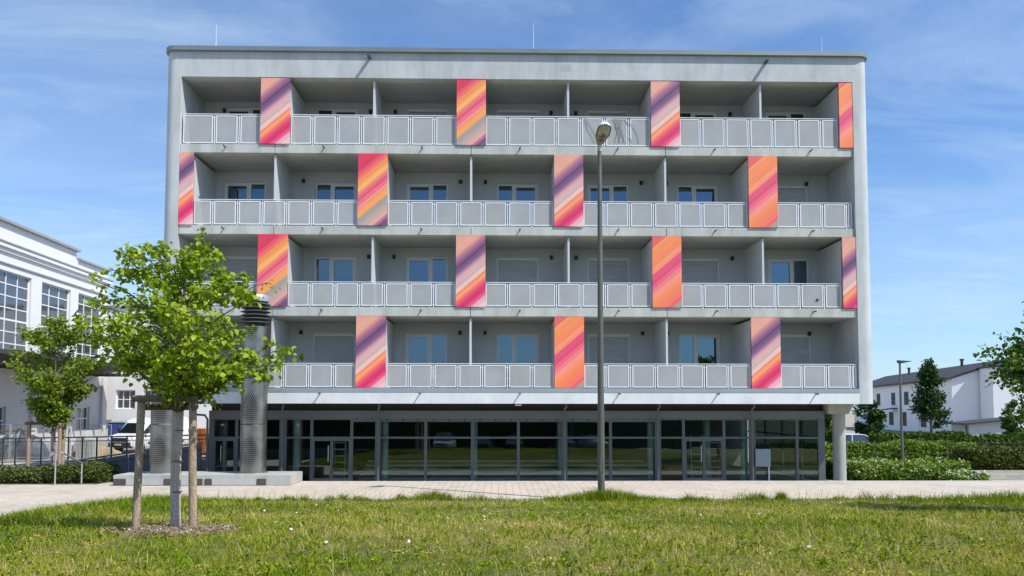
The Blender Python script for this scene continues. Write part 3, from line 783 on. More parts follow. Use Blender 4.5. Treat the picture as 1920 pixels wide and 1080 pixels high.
# ground floor ------------------------------------------------
GY = 27.5
gx = lambda px: at(px, 840, GY).x
ZG, ZH, ZTR = -0.24, 2.13, 1.43
w = MB(); w.box(gx(391), gx(1547), GY-.02, GY+.12, ZH, 2.42); w.build('fascia', M['fascia'], B)
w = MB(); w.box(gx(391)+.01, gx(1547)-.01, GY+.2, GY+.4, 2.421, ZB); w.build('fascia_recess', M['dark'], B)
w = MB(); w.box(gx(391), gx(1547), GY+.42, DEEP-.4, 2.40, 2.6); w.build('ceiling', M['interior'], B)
def pane(w, x0, x1, y, z0, z1, lean=.026):
    d = (z1-z0)*lean   # panes lean back a touch, as the mirrored street shows
    w.prism([(y, z0), (y+.006, z0), (y+d+.006, z1), (y+d, z1)], 'x', x0, x1)
def bay(x0, x1, door=False, low=False):
    m = .05; y0, y1 = GY, GY+.09; zt = ZH-.003; w = MB()
    w.box(x0, x0+m, y0, y1, ZG, zt); w.box(x1-m, x1, y0, y1, ZG, zt)
    w.box(x0+m, x1-m, y0+.005, y1, ZTR-.035, ZTR+.035); w.box(x0+m, x1-m, y0+.005, y1, ZG, ZG+.06); w.box(x0+m, x1-m, y0+.005, y1, zt-(.12 if low else .05), zt)
    fo = w.build('shop_door' if door else 'shop_window', M['alu'], B)
    rows = [(ZTR+.035, zt-(.12 if low else .05))]
    if not door: rows.append((ZG+.06, ZTR-.035))
    for a, b in rows:
        w = MB(); pane(w, x0+m+.001, x1-m-.001, y0+.03, a+.001, b-.001); w.build('glass_pane', M['shopglass'], fo)
    if door:
        xm = (x0+x1)/2
        for a, b in ((x0+m+.005, xm-.004), (xm+.004, x1-m-.005)):
            w = MB(); s_ = .045
            w.box(a, a+s_, y0+.01, y0+.07, ZG+.065, ZTR-.04); w.box(b-s_, b, y0+.01, y0+.07, ZG+.065, ZTR-.04)
            w.box(a+s_, b-s_, y0+.01, y0+.07, ZTR-.12, ZTR-.04); w.box(a+s_, b-s_, y0+.01, y0+.07, ZG+.065, ZG+.2)
            lf = w.build('door_leaf', M['alu'], fo)
            w = MB(); pane(w, a+s_+.001, b-s_-.001, y0+.03, ZG+.201, ZTR-.121); w.build('glass_pane', M['shopglass'], lf)
        w = MB(); hx = xm-.11; w.tube([(hx, y0-.03, .55), (hx, y0-.03, 1.15)], .014, 8); w.box(hx-.012, hx+.012, y0-.03, y0+.01, .6, .63); w.box(hx-.012, hx+.012, y0-.03, y0+.01, 1.07, 1.10)
        w.build('door_handle', M['steel'], fo)
bays = [(398, 443, 1, 0), (443, 494, 0, 0), (494, 526, 0, 0), (534, 584, 0, 0), (584, 659, 1, 0), (659, 706, 0, 1), (711, 798, 0, 1), (798, 886, 0, 1), (886, 972, 0, 1), (972, 1056, 0, 1), (1061, 1145, 0, 1), (1145, 1231, 0, 1), (1237, 1282, 0, 0), (1282, 1358, 1, 0), (1358, 1408, 0, 0), (1414, 1495, 0, 0), (1495, 1537, 0, 0)]
for a, b, d, l in bays: bay(gx(a)+.002, gx(b)-.002, bool(d), bool(l))
for a, b in ((391, 398), (1537, 1547), (526, 534), (706, 711), (1056, 1061), (1231, 1237), (1408, 1414)):
    w = MB(); w.box(gx(a), gx(b), GY+(-.004 if a in (391, 1537) else .01), GY+.12, ZG, ZH-.003); w.build('facade_post', M['alu'], B)
w = MB()
for i in range(15):
    px = 726+i*29.0; w.box(gx(px)-.03, gx(px)+.03, GY-.006, GY+.02, ZH-.10, ZH-.02)
for px in (1160, 1189, 1219, 1242, 1274, 1368, 1400, 1424, 1453, 1484, 1506, 1535, 668, 696): w.box(gx(px)-.05, gx(px)+.05, GY-.024, GY-.018, ZH+.005, ZH+.03)
w.build('vent_slot', M['dark'], B)
for px in (528, 708.5, 1058.5, 1233.5, 1410.5):
    x = at(px, 840, 27.2).x; w = MB()
    w.tube([(x, 27.2, ZG), (x, 27.2, 2.40), (x+.02, 27.16, 2.50), (x+.06, 27.08, 2.56), (x+.06, 27.08, ZB+.05)], .042, 12)
    for zz_ in (.6, 1.9): w.lathe([(.05, -.02), (.05, .02)], (x, 27.2, zz_), 12)
    w.build('downpipe', M['alu'], B)
w = MB(); xq = at(388, 840, 27.2).x
w.tube([(xq, 27.2, -.3), (xq, 27.2, 2.1), (xq-.1, 27.2, 2.25), (xq-.5, 27.2, 2.28)], .04, 10); w.build('downpipe', M['alu'], B)
w = MB(); x = at(1573.5, 840, 27.6).x; w.lathe([(.23, -.4), (.23, 2.302)], (x, 27.6, 0), 32); w.build('round_column', M['plinth'], B)
w = MB(); w.prism([(gx(1549), 2.305), (at(1590, 780, 27.3).x, 2.305), (at(1600, 770, 27.3).x, ZB-.003), (gx(1549), ZB-.003)], 'y', 27.25, 28.6); w.build('column_beam', M['plinth'], B)
w = MB(); w.tube([(at(972, 761, 27).x-.11, 27, 2.63), (at(972, 761, 27).x+.11, 27, 2.63)], .035, 8); w.build('soffit_lamp', M['sign'], B)
# the hall behind the glass
x0, x1 = gx(391)+.05, gx(1547)-.02
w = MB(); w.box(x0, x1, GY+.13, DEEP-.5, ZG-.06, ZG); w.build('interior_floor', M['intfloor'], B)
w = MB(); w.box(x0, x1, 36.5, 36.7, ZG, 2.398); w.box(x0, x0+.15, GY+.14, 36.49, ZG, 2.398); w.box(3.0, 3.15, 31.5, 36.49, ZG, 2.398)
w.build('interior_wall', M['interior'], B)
w = MB()
for i in range(5): w.box(gx(1494)+.0, gx(1494)+.05, 28.0, 28.0, 0, 0) if False else None
for yy in (27.62, 29.5, 31.5, 33.5, 35.5): w.box(x1-.06, x1, yy, yy+.08, ZG, 2.398)
w.box(x1-.05, x1-.01, 27.71, 36.4, ZTR-.03, ZTR+.03)
sw = w.build('side_glazing', M['alu'], B)
for a, b in ((27.71, 29.49), (29.59, 31.49), (31.59, 33.49), (33.59, 35.49)):
    for c, d in ((ZG+.02, ZTR-.032), (ZTR+.032, 2.39)):
        w = MB(); w.box(x1-.035, x1-.025, a, b, c, d); w.build('glass_pane', M['shopglass'], sw)
for px, yy in ((556, 27.9), (722, 27.9), (889, 27.9), (1052, 27.9), (1220, 27.9), (1395, 27.9), (1325, 29.0)):
    w = MB(); xx = at(px, 840, yy).x; w.lathe([(.13, ZG), (.13, 2.398)], (xx, yy, 0), 20); w.build('interior_column', M['intcol'], B)
    
# stepped seating inside
st = thing('stepped_seating', 'broad dark timber seating steps with pale nosings behind the shop glass', 'seating steps', (at(940, 880, 30).x, 28.2, ZG))
xa, xb = at(672, 880, 28.2).x, at(1228, 880, 28.2).x
for i in range(5):
    w = MB(); w.box(xa, xb, 28.2+i*.5, 30.7, ZG+i*.13+.001, ZG+(i+1)*.13); w.build('step', M['step'], st)
    w = MB(); w.box(xa, xb, 28.19+i*.5, 28.27+i*.5, ZG+(i+1)*.13-.052, ZG+(i+1)*.13+.004); w.build('nosing', M['nosing'], st)
def ladder(x, y, label, h=1.75, hw=.22):
    o = thing('step_ladder', label, 'ladder', (x, y, ZG), group='step ladders inside the hall')
    w = MB()
    for s in (-1, 1): w.tube([(s*hw*1.25, -.35, 0), (s*hw, 0, h)], .022, 6)
    o1 = w.build('front_rail', M['steel'], o, world=False)
    w = MB()
    for s in (-1, 1): w.tube([(s*hw*1.25, .4, 0), (s*hw, .03, h-.02)], .018, 6)
    w.build('rear_rail', M['steel'], o, world=False)
    for i in range(1, 7):
        t = i/7; w = MB(); hw_ = hw*(1.25-.25*t); w.box(-hw_, hw_, -.35*(1-t)-.04, -.35*(1-t)+.04, h*t-.014, h*t+.014); w.build('tread', M['steel'], o, world=False)
ladder(at(637, 880, 28.3).x, 28.3, 'tall step ladder behind the double door near the vent stack', 1.7, .2)
ladder(at(1306, 880, 28.7).x, 28.7, 'left step ladder of two behind the right hand double door', 1.75)
ladder(at(1341, 880, 29.3).x, 29.3, 'right step ladder of two behind the right hand double door', 1.65)
bd = thing('notice_board', 'blank grey square board on a post against the right shop window', 'board', (at(1440, 900, 27.42).x, 27.42, ZG))
w = MB(); a, b = at(1416, 842, 27.40), at(1445, 875, 27.40); w.box(a.x, b.x, 27.385, 27.41, b.z, a.z); w.build('board', M['greysign'], bd, bevel=.004)
w = MB(); w.box(at(1441, 850, 27.44).x-.02, at(1441, 850, 27.44).x+.02, 27.415, 27.445, ZG, a.z-.02); w.build('post', M['galv'], bd)

# ------------------------------------------------------------------ roof rods, balcony bits
def rod(px, py_base, h, label):
    p = at(px, py_base, 27.4); o = thing('lightning_rod', label, 'lightning rod', (p.x, 27.4, 15.376), group='lightning rods on the roof edge')
    w = MB(); w.lathe([(.05, 0), (.05, .28), (.03, .34), (.02, .4)], (0, 0, 0), 10); w.box(-.09, .09, -.012, .012, .30, .335); w.build('rod_base', M['galv'], o, world=False)
    w = MB(); w.tube([(0, 0, .38), (0, 0, h)], [.014, .006], 6); w.build('rod_mast', M['galv'], o, world=False)
rod(405, 82, 1.45, 'thin lightning rod standing near the left end of the roof')
rod(1000, 88, 1.65, 'tall lightning rod standing at the middle of the roof')
rod(1541, 93, 1.25, 'faint lightning rod standing near the right end of the roof')

def drying_rack(px, f, y, label):
    x = at(px, 700, y).x; o = thing('drying_rack', label, 'drying rack', (x, y, FLOOR[f]+.001))
    w = MB()
    for s in (-.28, .28):
        w.tube([(-.35, s, 0), (.3, s, .8)], .012, 6); w.tube([(.35, s, 0), (-.3, s, .8)], .012, 6)
    w.build('leg_frame', M['sign'], o, world=False)
    w = MB(); w.tube([(-.42, -.3, .8), (.42, -.3, .8), (.42, .3, .8), (-.42, .3, .8), (-.42, -.3, .8)], .012, 6)
    for i in range(7): w.tube([(-.42, -.22+i*.075, .8), (.42, -.22+i*.075, .8)], .005, 5)
    w.build('drying_lines', M['sign'], o, world=False)
drying_rack(603, 1, 27.3, 'white folding drying rack on the lowest balcony beside the vent stack')
def chair(px, f, y, label, rz=0.0):
    x = at(px, 700, y).x; o = thing('balcony_chair', label, 'chair', (x, y, FLOOR[f]+.001), rz, group='white balcony chairs')
    w = MB(); w.box(-.22, .22, -.22, .22, .42, .45); w.build('seat', M['sign'], o, world=False, bevel=.008)
    w = MB(); w.box(-.22, .22, .2, .23, .47, .86); w.build('backrest', M['sign'], o, world=False, bevel=.008)
    for sx in (-.2, .2):
        for sy in (-.2, .2):
            w = MB(); w.tube([(sx, sy, 0), (sx*.95, sy*.95, .42)], .016, 6); w.build('leg', M['sign'], o, world=False)
chair(1128, 1, 27.5, 'white chair on the lowest balcony just behind the street lamp pole', .3)
chair(800, 1, 27.4, 'white chair on the lowest balcony right of the purple panel', -.4)
def planter(px, f, y, label):
    x = at(px, 700, y).x; o = thing('plant_pot', label, 'potted plant', (x, y, FLOOR[f]+.001))
    w = MB(); w.lathe([(.10, 0), (.15, .26), (.16, .28), (.14, .28), (.13, .22)], (0, 0, 0), 16); w.build('pot', M['chip'], o, world=False)
    P = np.stack([RNG.normal(size=160)*.11, RNG.normal(size=160)*.11, .28+.38*RNG.random(160)], 1); link('foliage', leaf_mesh('foliage', P, .07, M['midleaf']), o, world=False)
planter(830, 1, 27.0, 'small leafy pot plant on the lowest balcony below an open window')
# dark bird silhouette on a railing panel, second storey
p = at(1532, 563, FY+.12); w = MB()
w.prism([(-.07, -.03), (-.02, .0), (-.03, .05), (.02, .06), (.05, .03), (.08, .035), (.05, -.0), (.03, -.05), (.0, -.03)], 'y', -.006, .0)
bo = w.build('bird_cutout', M['blackplastic'], None, loc=(p.x, FY+.119, p.z)); tag(bo, 'small dark bird cutout stuck on a right hand balcony railing', 'ornament')
# dry vines over the top railing
o = thing('dry_vine', 'thin dry dark vine tendrils hanging on the top balcony railing by the lamp head', 'vine', (at(1150, 240, 26.3).x, FY+.115, 11.94))
w = MB(); rv = random.Random(5)
for k in range(9):
    x0_ = at(1150+k*4.5 if k < 7 else 1096+(k-7)*4, 240, 26.3).x; pts = []; x = x0_; z = 12.96
    for i in range(7): pts.append((x, FY+.112+rv.uniform(-.006, .004), z)); x += rv.uniform(-.05, .07)+(.06 if k >= 6 else 0); z -= .155
    w.tube(pts, .005, 5)
w.build('tendril', M['spout'], o)

# ------------------------------------------------------------------ vent stacks on their plinth
def stack_mat():
    t = NT('perforated_steel'); sp = t.new('ShaderNodeSeparateXYZ'); t.lk(t.coord(), sp.inputs[0])
    th = t.math('ARCTAN2', sp.outputs['Y'], sp.outputs['X']); z = sp.outputs['Z']
    pit = .075
    v = t.math('DIVIDE', z, pit*.866); row = t.math('FLOOR', v)
    u = t.math('ADD', t.math('MULTIPLY', th, 36/(2*math.pi)), t.math('MULTIPLY', t.math('MODULO', t.math('ADD', row, 1000), 2), .5))
    fu = t.math('SUBTRACT', t.math('FRACT', u), .5); fv = t.math('SUBTRACT', t.math('FRACT', v), .5)
    d = t.math('SQRT', t.math('ADD', t.math('POWER', fu, 2), t.math('POWER', fv, 2)))
    # hole size swells in a chain of diamonds
    wz = t.math('ABSOLUTE', t.math('SINE', t.math('MULTIPLY', z, math.pi/1.45)))
    wt = t.math('ABSOLUTE', t.math('SINE', t.math('ADD', t.math('MULTIPLY', th, 1.5), .9)))
    r = t.math('MULTIPLY', t.math('SUBTRACT', t.math('ADD', wz, wt), 1.0), .62)
    r = t.math('MINIMUM', t.math('MAXIMUM', r, 0.05), .42)
    hole = t.math('LESS_THAN', d, r)
    n = t.noise(t.coord(), 2.5, 5); steel = t.ramp(n, [(.3, (.20, .195, .175)), (.7, (.36, .35, .32))])
    t.base(t.mix(hole, steel, (.012, .012, .012)))
    t.lk(t.math('SUBTRACT', .85, t.math('MULTIPLY', hole, .8)), t.p.inputs['Metallic'])
    t.p.inputs['Roughness'].default_value = .33; return t.m
M['stack'] = stack_mat()
def stack(px, label):
    x = at(px, 890, 25.25).x; o = thing('ventilation_stack', label, 'vent stack', (x, 25.25, .34), group='perforated steel vent stacks on the plinth')
    R0 = .425
    for z0, z1 in ((.03, 1.62), (1.64, 3.26), (3.28, 4.90)):
        w = MB(); w.lathe([(R0-.01, z0), (R0, z0+.012), (R0, z1-.012), (R0-.01, z1)], (0, 0, 0), 40); w.build('perforated_casing', M['stack'], o, world=False)
    w = MB(); w.lathe([(R0+.07, 0), (R0+.07, .03)], (0, 0, 0), 40); w.build('base_flange', M['steel'], o, world=False)
    w = MB(); w.lathe([(.30, 4.9), (.30, 5.72)], (0, 0, 0), 24); w.build('inner_pipe', M['dark'], o, world=False)
    for i in range(6):
        z = 5.02+i*.125; w = MB(); w.lathe([(R0-.1, z+.05), (R0+.045, z), (R0+.055, z+.015), (R0-.08, z+.07)], (0, 0, 0), 40); w.build('louver_ring', M['alu'], o, world=False)
    w = MB(); w.lathe([(R0-.02, 5.74), (R0, 5.76), (R0, 5.93), (R0-.03, 5.97), (.05, 6.0)], (0, 0, 0), 40); w.build('stack_cap', M['ledge'], o, world=False)
stack(474, 'perforated steel vent stack with ribbed top, right one of the pair on the plinth')
stack(306, 'perforated steel vent stack rising behind the staked tree, left of the pair')
pl_ = thing('stack_plinth', 'low pale concrete plinth with dark stone inserts under the vent stacks', 'plinth', (-9.6, 25.2, 0))
xa, xb = at(212, 890, 24.5).x, at(545, 890, 24.5).x
w = MB(); w.box(xa, xb, 24.5, 25.98, .002, .34); w.build('plinth_body', M['plinth'], pl_, bevel=.012)
for a, b in ((213, 236), (308, 336), (385, 397), (482, 499), (360, 380)):
    w = MB(); w.box(at(a, 890, 24.5).x, at(b, 890, 24.5).x, 24.47, 24.497, .02, .22); w.build('stone_insert', M['block'], pl_, bevel=.005)
for a, b in ((237, 307), (337, 359), (398, 481)):
    w = MB(); w.box(at(a, 890, 24.5).x, at(b, 890, 24.5).x, 24.478, 24.497, .02, .22); w.build('concrete_insert', M['soffit'], pl_)

# ------------------------------------------------------------------ street lamp
lp = at(1127.5, 925, 20.35)
L = thing('street_lamp', 'tall weathered street lamp with tilted cobra head in front of the building', 'street lamp', (lp.x, 20.35, 0.03))
ztop = at(1127, 275, 20.35).z
w = MB(); w.tube([(0, 0, -.2), (0, 0, 1.9), (0, 0, ztop-.03)], [.098, .092, .056], 18); w.build('pole', M['pole'], L, world=False)
w = MB(); w.tube([(0, 0, ztop-.16), (0, 0, ztop+.03), (.01, -.06, ztop+.12)], [.062, .06, .05], 14); w.build('pole_sleeve', M['polecol'], L, world=False)
w = MB(); w.box(-.05, .05, -.104, -.085, .75, 1.15); w.build('access_door', M['pole'], L, world=False, bevel=.004)
# head: a long shell that reaches out over the lawn, tilted up
ax = Vector((.11, -.80, .46)).normalized(); sd_ = Vector((ax.y, -ax.x, 0)).normalized()*-1; nrm = sd_.cross(ax)
if nrm.z < 0: nrm = -nrm
ctr = Vector((0.0, -.03, ztop+.03))
def hp(u, s, n_): return ctr+ax*u*.76+sd_*s*.92+nrm*n_*.9
def prof(u): # half width along head, 0..0.95
    t = u/.95; return .085+.13*min(1, t/.42)**.8 if t < .42 else (.215 if t < .72 else .215*math.sqrt(max(0, 1-((t-.72)/.285)**2)))
rings = []
for i in range(15):
    u = .95*i/14; hw = max(.03, prof(u)); top = .05+.09*math.sin(min(1, u/.75)*math.pi*.62)
    if i == 14: top *= .45
    ring = []
    for k in range(14):
        a = math.pi*k/13; ring.append(hp(u, hw*math.cos(a), top*math.sin(a)))
    ring += [hp(u, -hw*.85, -.03), hp(u, hw*.85, -.03)]
    rings.append(ring)
w = MB(); w.loft(rings[:7]); w.build('lamp_housing', M['lampalu'], L, world=False)
w = MB(); w.loft(rings[6:]); w.build('lamp_canopy', M['lampwhite'], L, world=False)
w = MB(); pts = []
for i in range(11):
    u = .42+.47*i/10; pts.append((u, max(.02, prof(u)-.035)))
out = [(u, h) for u, h in pts]+[(u, -h) for u, h in pts[::-1]]
w.loft([[hp(u, s, -.031) for u, s in out], [hp(.65+(u-.65)*.96, s*.94, -.055) for u, s in out], [hp(.65+(u-.65)*.7, s*.66, -.085) for u, s in out]])
w.build('lamp_lens', M['lens'], L, world=False)
w = MB(); o2 = [(u, h+.03) for u, h in pts]+[(u, -h-.03) for u, h in pts[::-1]]
w.loft([[hp(.65+(u-.65)*1.02, s, -.05) for u, s in o2], [hp(.65+(u-.65)*1.02, s, -.028) for u, s in o2]]); w.build('lens_rim', M['pole'], L, world=False)
w = MB(); w.loft([[hp(.40+a, b, -.07) for a, b in ((-.03, -.07), (.02, -.07), (.17, -.03), (.2, 0), (.17, .03), (.02, .07), (-.03, .07))], [hp(.40+a, b, -.095) for a, b in ((-.02, -.06), (.02, -.06), (.16, -.025), (.19, 0), (.16, .025), (.02, .06), (-.02, .06))]]); w.build('lamp_holder', M['pole'], L, world=False)
w = MB(); w.loft([[hp(.2+a, b, -.032) for a, b in ((-.05, -.06), (.05, -.07), (.05, .07), (-.05, .06))], [hp(.2+a, b, -.045) for a, b in ((-.04, -.05), (.04, -.06), (.04, .06), (-.04, .05))]]); w.build('latch', M['pole'], L, world=False)

# right path lamp
pz = at(1692, 865, 36); pt = at(1692, 677, 36)
L2 = thing('path_lamp', 'slim dark path lamp with flat head among the hedges', 'street lamp', (pz.x, 36, -.2))
h = pt.z+.2
w = MB(); w.tube([(0, 0, 0), (0, 0, h-.05)], [.075, .045], 12); w.build('pole', M['pole'], L2, world=False)
w = MB(); w.loft([[(-.09, -.05, h-.1), (.02, -.06, h-.12), (.02, .06, h-.12), (-.09, .05, h-.1)], [(-.12, -.08, h), (.56, -.07, h-.02), (.56, .07, h-.02), (-.12, .08, h)], [(-.1, -.07, h+.04), (.55, -.06, h+.0), (.55, .06, h+.0), (-.1, .07, h+.04)]]); w.build('lamp_head', M['lampbox'], L2, world=False)

# ------------------------------------------------------------------ trees
def curve_pts(a, b, bulge, n=6):
    a, b = Vector(a), Vector(b); return [a.lerp(b, i/n)+Vector((0, 0, bulge*math.sin(math.pi*i/n))) for i in range(n+1)]
def tree(name, label, cat, base, trunk_h, r0, tips, leaf, size, per, twigs, twig_len, seed, group=None, wrap=0, lean=(0, 0), top=None, hang=.25, spread=.09):
    rg = random.Random(seed); rn = np.random.default_rng(seed)
    o = thing(name, label, cat, base, 0, group)
    ztop_ = top or max(t[2] for t in tips)*.86
    axis = [Vector((lean[0]*z+.03*math.sin(z*2.1+seed), lean[1]*z+.03*math.cos(z*1.7), z)) for z in np.linspace(0, ztop_, 9)]
    rs = [max(.012, r0*(1-.86*(i/8)**.9)) for i in range(9)]; rs[0] *= 1.25
    w = MB(); w.tube(axis, rs, 10); w.build('trunk', M['bark'], o, world=False)
    if wrap:
        w = MB(); n = 7; pp = [Vector((lean[0]*z+.015*math.sin(z*2.1+seed), 0, z)) for z in np.linspace(.02, wrap, n)]
        w.tube(pp, [.072, .068, .069, .066, .07, .074, .066], 16)
        for t in (.3, .55, .8):
            q = pp[0].lerp(pp[-1], t); w.tube([q+Vector((0, 0, -.006)), q+Vector((0, 0, .006))], .077, 16, 1)
        w.build('trunk_wrap', [M['wrap'], M['spout']], o, world=False)
    ax_at = lambda z: Vector((np.interp(z, [a.z for a in axis], [a.x for a in axis]), np.interp(z, [a.z for a in axis], [a.y for a in axis]), z))
    P = []; wb = MB()
    for tip in tips:
        tip = Vector(tip); hz = math.hypot(tip.x, tip.y)
        z0 = max(trunk_h*.92, min(ztop_*.95, tip.z-hz*rg.uniform(.35, .8)))
        a = ax_at(z0); bp = curve_pts(a, tip, rg.uniform(.03, .16)*(tip-a).length, 7)
        for i in range(1, 7): bp[i] += Vector((rg.uniform(-.05, .05), rg.uniform(-.05, .05), rg.uniform(-.04, .04)))
        rb = max(.008, r0*.33*min(1, (tip-a).length/1.6)); wb.tube(bp, [rb*(1-.8*i/7) for i in range(8)], 6)
        ln = (tip-a).length
        for k in range(twigs):
            t = rg.uniform(.22, 1.0); i = min(6, int(t*7)); q = bp[i].lerp(bp[i+1], t*7-i)
            d = (tip-a).normalized()*.7+Vector((rg.gauss(0, .6), rg.gauss(0, .6), rg.gauss(-.05, .35)))
            e = q+d.normalized()*twig_len*rg.uniform(.4, 1.1)*(1.15-.5*t); e.z -= hang*twig_len*rg.random()
            wb.tube([q, q.lerp(e, .5)+Vector((0, 0, .03)), e], [.006, .005, .003], 4)
            m = max(3, int(per*rg.uniform(.6, 1.3)))
            s_ = rn.random(m)*.95+.1
            P.append(np.array(q)[None]*(1-s_[:, None])+np.array(e)[None]*s_[:, None]+rn.normal(size=(m, 3))*spread*np.array([1, 1, .8]))
    wb.build('branches', M['bark'], o, world=False)
    P = np.concatenate(P)
    link('crown', leaf_mesh('crown', P, size, leaf, up_bias=.35, var=np.clip(rn.beta(2.2, 2.2, len(P))+(P[:, 2]-P[:, 2].mean())*.03, 0, 1), droop=.9, rng=rn), o, world=False)
    return o
# the staked linden on the lawn, branch tips read from its outline
TY = 10.6; tb = at(329, 990, TY); tbz = float(lawn_z(tb.x, TY))
rt_ = random.Random(3)
outl = [(385, 448, 0), (402, 470, .3), (345, 468, .2), (300, 455, -.1), (268, 462, .1), (215, 468, -.2), (168, 515, .1), (235, 512, .4), (138, 600, 0), (162, 572, -.3), (185, 640, .4), (190, 600, -.6), (455, 520, .1), (500, 530, 0), (470, 552, -.5), (430, 500, .5), (545, 668, 0), (528, 640, .3), (505, 725, -.2), (470, 690, .6), (440, 715, -.6), (240, 708, .3), (215, 690, -.3), (190, 665, .2), (300, 725, -.7), (345, 735, .6), (385, 728, -.4), (285, 640, -1.1), (370, 640, -1.2), (330, 570, -1.0), (300, 590, 1.1), (390, 600, 1.1), (250, 570, .8), (430, 590, -.8), (335, 660, 1.2), (420, 660, .9), (270, 690, .9), (330, 520, .3), (360, 560, .4), (240, 630, -.6), (400, 540, -.3), (290, 530, -.3), (460, 620, .2), (245, 660, 0), (310, 690, -.9), (380, 690, -1.0), (350, 710, .1), (420, 690, -.3), (200, 560, .1), (480, 650, -.3), (260, 605, .2), (360, 480, -.2), (345, 610, -1.1), (305, 660, -1.1), (400, 640, -1.0), (280, 560, -.8), (440, 640, .5), (365, 590, -.9), (148, 612, .4), (175, 640, .1), (160, 595, -.4), (205, 600, .7), (225, 625, 1.0), (500, 690, .2), (520, 700, -.4), (535, 655, -.2), (480, 530, .4), (445, 545, .8), (240, 470, .3), (190, 510, .3)]
tips = []
for px, py, dy in outl:
    if py > 680: py -= 22
    q = at(px, py, TY+dy); tips.append((q.x-tb.x, q.y-TY, q.z-tbz))
tree('linden_tree', 'young linden tree with bright green leaves and wrapped trunk on the lawn', 'tree', (tb.x, TY, tbz), 1.75, .06, tips, M['linden'], .074, 9, 12, .25, 3, wrap=1.72, top=3.3, hang=.35, spread=.05)
# sprout at the foot
def stakes(loc, pts, h, r, bars, label, cross=None):
    o = thing('tree_stake_frame', label, 'tree stakes', loc, 0, 'timber tree stake frames')
    for (x, y, lx, ly) in pts:
        zg = 0
        w = MB(); n = 6; w.tube([(x+lx*i/n+random.uniform(-.004, .004), y+ly*i/n, zg+(h+.06)*i/n-.05) for i in range(n+1)], [r*1.05*(1+random.uniform(-.04, .04)) for i in range(n+1)], 12); w.build('post', M['wood'], o, world=False)
    for (a, b, z, rr) in bars:
        w = MB(); A_, B_ = Vector((*a, z)), Vector((*b, z)); d = (B_-A_).normalized()
        w.tube([A_-d*.05, A_-d*.04, B_+d*.04, B_+d*.05], [rr*.9, rr, rr*.97, rr*.88], 12); w.build('cross_bar', M['woodbar'], o, world=False)
    return o
sY = 10.35; sl, sr = at(254, 1003, sY), at(361, 1003, sY); slt, srt = at(266, 750, sY), at(362, 750, sY); zg = float(lawn_z(sl.x, sY))
hh = slt.z-zg
stakes((tb.x, sY, zg), [(sl.x-tb.x, 0, slt.x-sl.x, 0), (sr.x-tb.x, 0, srt.x-sr.x, 0), (-.22, .72, .02, 0)], hh, .05,
       [((slt.x-tb.x-.04, -.075), (srt.x-tb.x+.04, -.085), hh+.02, .046), ((srt.x-tb.x+.03, -.03), (-.2, .74), hh-.09, .05), ((slt.x-tb.x, .03), (-.22, .74), hh-.10, .042)], 'weathered three post timber frame round the big linden tree')

# small maple on the left with its own frame
mY = 28.0; mb_ = at(98, 885, mY); rg = random.Random(9); mt = []
for i in range(46):
    a = rg.uniform(0, 2*math.pi); t = rg.random(); z = 2.0+3.35*t; rr = (1.42*math.sin(math.pi*min(1, .18+.80*(1-t)**.75))+.12)*rg.uniform(.75, 1.0)
    mt.append((rr*math.cos(a), rr*math.sin(a), z+.1))
mt += [(-.25, 0, 5.6), (.1, .1, 5.75), (0.3, .1, 5.35)]
tree('maple_tree', 'small light green maple tree with stakes at the left edge', 'tree', (mb_.x, mY, 0.0), 1.9, .07, mt, M['maple'], .11, 18, 12, .5, 9, hang=.1, spread=.10, wrap=1.75, top=5.0)
q = lambda px: at(px, 850, mY).x-mb_.x
stakes((mb_.x, mY-.35, 0), [(q(64), 0, 0, 0), (q(123), 0, -.03, 0), (.05, .9, 0, 0)], 1.95, .06,
       [((q(62), -.1), (q(100), .3), 1.95, .05), ((q(124), -.08), (.05, .8), 1.88, .05)], 'weathered timber frame round the small maple at the left edge')
# tree reaching in at the right edge
rg = random.Random(21); RYt = 14.6; rb = at(2070, 985, RYt); rbz = float(lawn_z(rb.x, RYt)); mt = []
for px, py, dy in [(1832, 645, 0), (1838, 672, .2), (1850, 706, -.2), (1876, 625, .3), (1905, 605, 0), (1930, 575, .2), (1875, 690, .5), (1890, 660, -.4), (1905, 640, .6), (1895, 730, .1), (1912, 745, -.3), (1860, 690, .4), (1870, 660, -.5), (1885, 640, .1), (1900, 625, -.3), (1895, 670, .8), (1885, 710, -.6), (1905, 700, .3), (1915, 655, .2), (1900, 715, .6), (1925, 690, .2), (1930, 640, -.6), (1940, 720, .7), (1865, 655, -.1), (1920, 670, 1.0)]:
    v = at(px, py, RYt+dy); mt.append((v.x-rb.x+.22, v.y-RYt, v.z-rbz-.12))
for i in range(60):
    a = rg.uniform(0, 2*math.pi); t = rg.random(); z = 2.0+3.0*t; rr = (1.0+1.25*math.sin(math.pi*min(1, .2+.75*(1-t))))*rg.uniform(.6, 1.0)
    if math.cos(a) < -.2: rr *= .62
    mt.append((rr*math.cos(a), rr*math.sin(a), z))
tree('maple_tree', 'broad dark green maple leaning in over the lawn at the right edge', 'tree', (rb.x, RYt, rbz), 1.9, .08, mt, M['edgeleaf'], .085, 17, 13, .34, 21, hang=.2, spread=.08)

